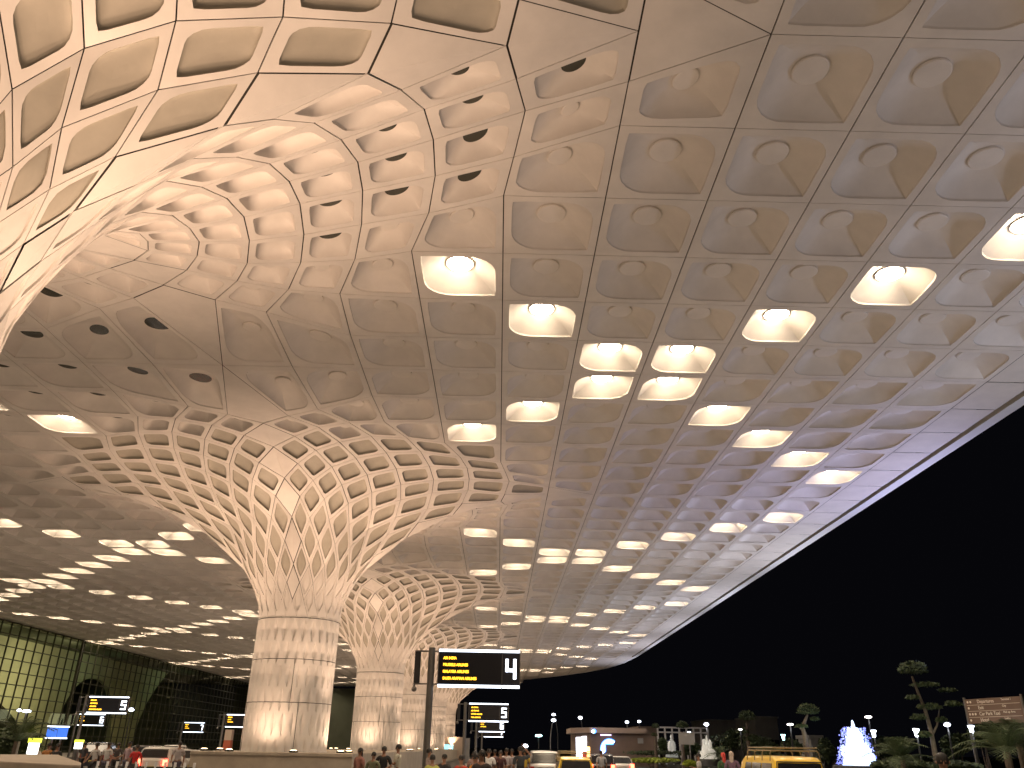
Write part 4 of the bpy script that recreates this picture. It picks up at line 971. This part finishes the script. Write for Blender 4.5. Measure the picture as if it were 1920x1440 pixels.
for i, (px, py, rx, ry, d, lf, lab) in enumerate([(1242, 1396, 13, 14, 112, 'leaf', 'dark shrub behind the violet fountain'), (1296, 1398, 16, 18, 108, 'leaf', 'dark shrub behind the lamp pole left of the cream fountain'),
        (1362, 1392, 26, 26, 104, 'leaf', 'broad dark tree mass right of the cream fountain'), (1425, 1396, 34, 22, 92, 'leaf', 'dark bushy mass in front of the pale block building'),
        (1480, 1402, 20, 18, 75, 'leaf', 'dark bush behind the right half of the taxi roof rack'), (1556, 1402, 22, 26, 80, 'leaf', 'bush with bright specks left of the blue fountain'),
        (1650, 1400, 22, 24, 72, 'leaf', 'dark bush right of the blue fountain'), (1632, 1385, 7, 9, 70, 'leaf2', 'small lit leafy clump beside the lantern right of the blue fountain'),
        (1790, 1400, 26, 26, 60, 'leaf', 'dark bush right of the tall pruned tree trunk'), (1848, 1385, 26, 24, 55, 'leaf', 'dark bush below the brown direction board'),
        (1225, 1425, 42, 5, 84, 'hedge', 'low lime green lit hedge below the violet and grey fountains'), (1296, 1432, 12, 5, 60, 'hedge', 'small lime green shrub at the foot of the lamp pole'),
        (1690, 1434, 45, 7, 42, 'leaf2', 'low green shrubs along the bottom left of the tall pruned tree'), (1800, 1436, 40, 6, 36, 'leaf2', 'low green shrubs along the bottom right of the tall pruned tree'),
        (20, 1385, 42, 34, 45, 'leaf', 'big dark shrub mass at the left edge before the glass wall'), (1245, 1412, 60, 5, 110, 'leaf', 'dark clipped hedge strip at the foot of the fountains')]):
    b = at(px, 1400, d); mp = d * .91 / 1493; rnd = random.Random(i + 50); e = empty('shrub' if 'tree' not in lab.split(' right')[0] else 'tree', (b.x, b.y, 0), label=lab, cat='shrub' if 'hedge' not in lab else 'hedge')
    c = at(px, py, d) - Vector((b.x, b.y, 0)); mb = MB()
    for k in range(7 if rx > 10 else 3):
        o = Vector((rnd.uniform(-.6, .6) * rx * mp, rnd.uniform(-.4, .4) * rx * mp, rnd.uniform(-.4, .35) * ry * mp)); f = rnd.uniform(.45, .75)
        if rx > 5 * ry: o.x *= 1.2
        cloud(mb, c + o, rx * mp * f, min(rx, 20) * mp * f, ry * mp * f, int(260 if rx > 10 else 120), .13, rnd)
    mb.build('foliage', M[lf], e)
    mb = MB()
    for k in range(4): mb.tube([(rnd.uniform(-.3, .3), rnd.uniform(-.2, .2), 0), (rnd.uniform(-.5, .5) * rx * mp, 0, max(.2, c.z))], [.05, .02], 5)
    mb.build('stem', M['bark'], e)
def palm(px, py, d, n, L, label, lean=0):
    b = at(px, 1400, d); c = at(px, py, d); e = empty('palm_shrub', (b.x, b.y, 0), label=label, cat='palm'); rnd = random.Random(px); z = max(.15, c.z)
    mb = MB(); mb.tube([(0, 0, 0), (0, 0, z)], .10, 8); mb.build('trunk', M['bark'], e)
    for k in range(n):
        a = rnd.uniform(0, 2 * pi); el = rnd.uniform(.35, 1.4); pts = []
        for j in range(7):
            t = j / 6; pts.append(Vector((cos(a) * cos(el) * L * t, sin(a) * cos(el) * L * t, z + sin(el) * L * t - .55 * L * t * t)))
        mb = MB()
        for j in range(6):
            p, q = pts[j], pts[j + 1]; s = Vector((-sin(a), cos(a), 0))
            for sg in (-1, 1):
                for u in (0, .33, .66):
                    r_ = p.lerp(q, u); w = L * .26 * sin(pi * min(1, (j + u + .6) / 6.8)); tip = r_ + s * sg * w + (q - p) * .9 + Vector((0, 0, -.12 * w)); o = (q - p) * .16
                    mb.add([r_, r_ + o, tip], [(0, 1, 2)])
        mb.tube(pts, .012, 4); mb.build('frond', M['leaf2'], e)
for a in ((1688, 1425, 34, 26, 1.9, 'spiky palm shrub left of the tall pruned tree'), (1885, 1410, 24, 30, 1.8, 'large palm with arching fronds at the right edge under the direction board'), (1912, 1395, 27, 24, 1.7, 'palm cut off by the right edge of the picture'),
          (1440, 1418, 60, 16, 1.6, 'small palm behind the taxi van roof rack'), (1350, 1418, 70, 14, 1.7, 'small dark palm right of the cream fountain'), (30, 1390, 30, 18, 1.8, 'palm plant behind the short plinth at the left edge')): palm(*a)
# garden spotlights in the planting
for px, py, d, w in ((1870, 1425, 23, 30), (1752, 1432, 44, 60), (1700, 1436, 33, 16), (1515, 1398, 61, 90), (1245, 1419, 80, 90), (1180, 1424, 80, 50)):
    p = at(px, py, d); p.z = max(.2, p.z); lamp('SPOT', 'garden_spot', p + Vector((0, -1.6, .2)), p + Vector((0, 1.2, 2.6)), w * 2.2, (.95, 1, .8), .08, 110, .8)
# ------------------------------------------------------------------ buildings on the right
M['brownwall'] = mat('brown_wall', (.16, .11, .085), .7, noise=.15, nscale=.8); M['brownroof'] = mat('brown_fascia', (.30, .23, .19), .6, noise=.1); M['palebld'] = mat('pale_building', (.30, .30, .29), .8, noise=.25, nscale=.4)
M['shopwin'] = mat('shop_window', (.9, .9, 1), .4, emit=(.85, .88, 1), es=5); M['amberwin'] = mat('amber_window', (1, .7, .3), .4, emit=(1, .58, .20), es=4); M['logo_w'] = mat('logo_white', (1, 1, 1), .4, emit=(.9, .95, 1), es=7); M['logo_b'] = mat('logo_blue', (.1, .3, 1), .4, emit=(.08, .30, 1), es=3.0); M['pinkled'] = mat('pink_strip', (1, .7, 1), .4, emit=(.8, .62, 1), es=3)
M['redp'] = mat('red_panel', (.5, .05, .03), .5, emit=(.8, .12, .06), es=.35)
d = 112; e = empty('low_building', (at(1160, 1400, d).x, d, 0), label='low brown shop building with a lit crescent logo and glowing entrance', cat='building')
def bx(name, m, px0, px1, py0, py1, dd=0, th=.2, par=e):
    a = at(px0, py1, d + dd); b = at(px1, py0, d + dd); mb = MB(); mb.box(min(a.x, b.x), max(a.x, b.x), d + dd, d + dd + th, a.z, b.z); o = mb.build(name, m); put(o, par); return o
xl, xm, xr = at(1085, 1400, d).x, at(1112, 1400, d - 3).x, at(1232, 1400, d).x; zt = at(1160, 1365, d).z; zm = at(1160, 1375, d).z
mb = MB(); poly = [(xl, d + 5), (xm, d), (xr, d), (xr, d + 12), (xl, d + 12)]
mb.add([(x, y, z) for z in (0, zm) for x, y in poly], [tuple(range(5))[::-1], tuple(range(5, 10))] + [(i, (i + 1) % 5, 5 + (i + 1) % 5, 5 + i) for i in range(5)]); put(mb.build('wall', M['brownwall']), e)
mb = MB(); poly = [(xl - .6, d + 4.6), (xm - .1, d - .6), (xr - 1.4, d - .6), (xr - 1.4, d + 12), (xl - .6, d + 12)]
mb.add([(x, y, z) for z in (zm + .004, zt) for x, y in poly], [tuple(range(5))[::-1], tuple(range(5, 10))] + [(i, (i + 1) % 5, 5 + (i + 1) % 5, 5 + i) for i in range(5)]); rf = mb.build('roof', M['brownroof']); put(rf, e)
def slant(name, m, u0, u1, z0, z1, off=-.08):   # panel on the slanted entrance wall
    A = Vector((xl, d + 5)); B = Vector((xm, d)); n = Vector((-(B - A).y, (B - A).x)).normalized() * off * -1; n = Vector(((B - A).y, -(B - A).x)).normalized() * abs(off)
    p = A.lerp(B, u0) + n; q = A.lerp(B, u1) + n; mb = MB(); mb.add([(p.x, p.y, z0), (q.x, q.y, z0), (q.x, q.y, z1), (p.x, p.y, z1)], [(0, 1, 2, 3)]); o = mb.build(name, m); put(o, e)
slant('entrance_window', M['shopwin'], .10, .50, .5, zm - .5); slant('entrance_window', M['shopwin'], .50, .78, 1.6, zm - .4); slant('red_panel', M['redp'], .5, .78, .2, 1.6); slant('entrance_window', M['amberwin'], .80, .99, 1.0, 2.2)
bx('strip_light', M['pinkled'], 1126, 1146, 1377.2, 1379, -.25, .1)
bx('window', M['palebld'], 1196, 1206, 1384, 1394, -.12, .05)
def disc_sign(name, m, px, py, r, dd, wpx=0):
    c = at(px, py, d + dd); mp = d * .91 / 1493; mb = MB(); mb.add([(c.x + cos(a) * r * mp, c.y, c.z + sin(a) * r * mp) for a in np.linspace(0, 2 * pi, 24)[:-1]], [tuple(range(23))]); put(mb.build(name, m), e)
disc_sign('round_sign', M['logo_b'], 1114, 1371, 4, -.9); disc_sign('round_sign', M['logo_w'], 1112, 1371.5, 2.6, -1.0)
def crescent(name, m, grow, dd):
    c = at(1143, 1406, d + dd); mp = d * .91 / 1493; R = (17 + grow) * mp; pts = []
    for a in np.linspace(radians(52), radians(206), 20): pts.append((c.x + cos(a) * R * .92, c.y, c.z + sin(a) * R * 1.02))
    pts += [(c.x - (9 - grow) * mp, c.y, c.z - (3) * mp), (c.x - (9 - grow) * mp, c.y, c.z + (11 - grow) * mp), (c.x + (5 + grow) * mp, c.y, c.z + (11 - grow) * mp)]
    n = len(pts); mb = MB(); mb.add(pts, [(i, i + 1, n - 2) for i in range(n - 2)] + [(0, n - 2, n - 1)]); put(mb.build(name, m), e)
crescent('logo_glow', M['logo_b'], 2.2, -.10); crescent('logo', M['logo_w'], 0, -.16)
lamp('AREA', 'shop_light', (at(1110, 1400, d).x, d - 6, 6), (at(1150, 1400, d).x, d, 2), 110, (.9, .8, .8), 3)
def block(name, px0, px1, py0, d_, label, m='palebld', th=14, wins=0):
    a = at(px0, 1400, d_); b = at(px1, 1400, d_); z = at((px0 + px1) / 2, py0, d_).z; e = empty(name, (a.x, d_, 0), label=label, cat='building')
    mb = MB(); mb.box(0, (b - a).x, 0, th, 0, z); mb.build('wall', M[m], e); mb = MB(); mb.box(-.2, (b - a).x + .2, -.2, th + .2, z + .003, z + .35); mb.build('roof', M[m], e)
    for i in range(wins):
        x = (b - a).x * (i + .5) / wins; mb = MB(); mb.box(x - .5, x + .5, -.06, -.01, z * .35, z * .35 + 1.4); mb.build('window', M['glass'], e)
block('pale_building', 1326, 1412, 1353, 190, 'long dim grey building behind the big domed tree', wins=7)
block('pale_building', 1421, 1463, 1347, 170, 'pale grey block building right of the big domed tree', wins=4)
block('low_shed', 1200, 1236, 1366, 160, 'low brown roofed shed at the right end of the shop building', 'brownroof')
block('kiosk_hut', 1522, 1542, 1385, 95, 'small pale hut with a slanted front behind the taxi van', 'palebld', 4)
pg = at(1235, 1400, 135); e = empty('pergola', (pg.x, 135, 0), label='long white pergola frame behind the round headed trees', cat='pergola')
mb = MB(); L = (at(1330, 1400, 135) - pg).x; z1, z2 = at(1280, 1363, 135).z, at(1280, 1372, 135).z
for z in (z1, z2): mb.box(0, L, 0, .4, z - .22, z)
for i in range(8): mb.box(L * i / 7.01 - .1, L * i / 7.01 + .12, .05, .30, 0, z1 - .23)
mb.build('frame', M['edge'], e)
# direction board
d = 38; M['board'] = mat('brown_board', (.16, .10, .07), .6, noise=.1); M['boardtxt'] = mat('board_text', (.8, .72, .60), .5); M['boardline'] = mat('board_line', (.50, .42, .33), .5)
Pl = at(1812, 1330, d); Pr = at(1921, 1330, d - 3.0); z0, z1 = at(1812, 1357, d).z, at(1812, 1312, d).z
ang = atan2(Pr.y - Pl.y, Pr.x - Pl.x); e = empty('direction_board', (Pl.x, Pl.y, 0), ang, label='brown direction board with four rows of pale lettering on two posts', cat='sign board'); w = (Vector((Pr.x, Pr.y, 0)) - Vector((Pl.x, Pl.y, 0))).length
mb = MB(); mb.box(.05, w - .05, -.04, .04, z0, z1); mb.build('board', M['board'], e)
for x in (0, w): mb = MB(); mb.tube([(x, 0, 0), (x, 0, z1 + .08)], .065, 10); mb.build('post', M['steel'], e)
h = (z1 - z0) / 4
for i in range(1, 4): mb = MB(); mb.box(.12, w - .12, -.052, -.041, z0 + h * i - .012, z0 + h * i + .012); mb.build('divider', M['boardline'], e)
for i, (a, b, ic) in enumerate((('Departures', 'Terminal 2', 2), ('Exit', 'City', 1), ('Car Park Taxi', 'Pick up Area', 3), ('Hotel', 'Lobby', 1))):
    z = z1 - h * (i + .72)
    for k in range(ic): mb = MB(); mb.lathe([(.05, 0), (.05, .01), (.02, .015)], 10, (0, 0, 0)); o = mb.build('pictogram', M['boardtxt'], e); o.location = (.2 + k * .16, -.045, z + .06); o.rotation_euler = (pi / 2, 0, 0)
    text_mesh('text', a, .20, M['boardtxt'], e, (.25 + .16 * 3, -.045, z)); text_mesh('text', b, .12, M['boardtxt'], e, (w * .66, -.045, z + .06))
lamp('SPOT', 'board_light', (Pl.x + 1, Pl.y - 5, .5), (Pl.x + 1.6, Pl.y, 3.4), 50, (1, .9, .8), .2, 70, .8)
# small board on a pole left of the white lamp
d = 66; P = at(1279, 1400, d); z0, z1 = at(1279, 1396, d).z, at(1279, 1373, d).z; e = empty('notice_board', (P.x, d, 0), label='small dim grey board on a pole left of the white lamp pole', cat='sign board')
mb = MB(); mb.box(-.2, .95, -.04, .04, z0, z1); mb.build('board', M['palebld'], e); mb = MB(); mb.tube([(-.02, .08, 0), (-.02, .08, z1)], .05, 8); mb.build('pole', M['steel'], e)
# pale railing right
d = 40; a = at(1300, 1432, d); b = at(1360, 1432, d); e = empty('railing', (a.x, d, 0), label='pale metal railing between the lamp pole and the people in headscarves', cat='railing')
mb = MB(); L = (b - a).x
for z in (.55, .95): mb.tube([(0, 0, z), (L, 0, z)], .035, 6)
for i in range(6): mb.tube([(L * i / 5, 0, 0), (L * i / 5, 0, 1)], .03, 6)
mb.build('rail', M['edge'], e)
# railing with white posts left
d = 33; a = at(185, 1425, d); b = at(366, 1425, d); e = empty('railing', (a.x, d, 0), label='dark railing with short white posts before the cars on the left', cat='railing'); L = (b - a).x
mb = MB(); mb.tube([(0, 0, 1.02), (L, 0, 1.02)], .03, 6); mb.tube([(0, 0, .6), (L, 0, .6)], .03, 6); mb.build('rail', M['pole_dark'], e)
for i in range(11): mb = MB(); mb.tube([(L * i / 10, 0, 0), (L * i / 10, 0, 1.2)], .05, 8); mb.build('post', M['edge'], e)
# lit boxes and marker pillar left
M['litbox'] = mat('lit_box', (1, 1, .95), .4, emit=(1, 1, .93), es=3.5); M['limebox'] = mat('lime_top', (.8, .9, .1), .4, emit=(.8, .9, .08), es=1.6)
for px0, px1, py0, py1, d, lab in ((49, 70, 1384, 1414, 30, 'bright white lit box with a lime green top at the left end'), (138, 153, 1387, 1404, 48, 'smaller bright white lit box with a lime top under the left signs')):
    a = at(px0, py1, d); b = at(px1, py0, d); e = empty('lit_sign_box', (a.x, d, 0), label=lab, cat='lit sign'); w = b.x - a.x
    mb = MB(); mb.box(0, w, 0, .25, max(.2, a.z), b.z - .15); mb.build('panel', M['litbox'], e); mb = MB(); mb.box(-.03, w + .03, -.03, .28, b.z - .146, b.z); mb.build('top', M['limebox'], e); mb = MB(); mb.box(w * .3, w * .7, .05, .2, 0, max(.2, a.z) - .002); mb.build('foot', M['steel'], e)
M['beige'] = mat('beige_stone', (.5, .40, .32), .6); M['redband'] = mat('red_band', (.45, .10, .05), .6)
d = 74; a = at(418, 1400, d); b = at(431, 1400, d); w = b.x - a.x; zt = at(425, 1368, d).z; e = empty('marker_pillar', (a.x, d, 0), label='beige pillar with a rust red band below the sign cut off by the column', cat='pillar')
mb = MB(); mb.box(0, w, 0, w, 0, zt * .45); mb.box(0, w, 0, w, zt * .72, zt); mb.build('shaft', M['beige'], e); mb = MB(); mb.box(-.01, w + .01, -.01, w + .01, zt * .452, zt * .718); mb.build('band', M['redband'], e)
# kiosk on the far plinth
d = 150; M['cyanwin'] = mat('cyan_window', (.4, .9, 1), .3, emit=(.30, .78, .95), es=1.4)
a = at(826, 1400, d); b = at(868, 1400, d); zt = at(850, 1382, d).z; e = empty('kiosk', (a.x, d, 0), label='beige kiosk with a glowing cyan window beyond the fourth column', cat='kiosk'); w = b.x - a.x
mb = MB(); mb.box(0, w, 0, 4, 0, zt); mb.build('wall', M['beige'], e)
for u0, u1 in ((.16, .40), (.44, .56)): mb = MB(); mb.box(w * u0, w * u1, -.06, -.01, at(840, 1408, d).z, at(840, 1396, d).z); mb.build('window', M['cyanwin'], e)
d = 120; a = at(869, 1400, d); b = at(880, 1400, d); zt = at(872, 1384, d).z; mb = MB(); mb.box(a.x, b.x, d, d + 1.2, 0, zt); tag(mb.build('grey_cabinet', M['palebld']), 'tall pale grey cabinet between the second and third sign poles', 'cabinet')
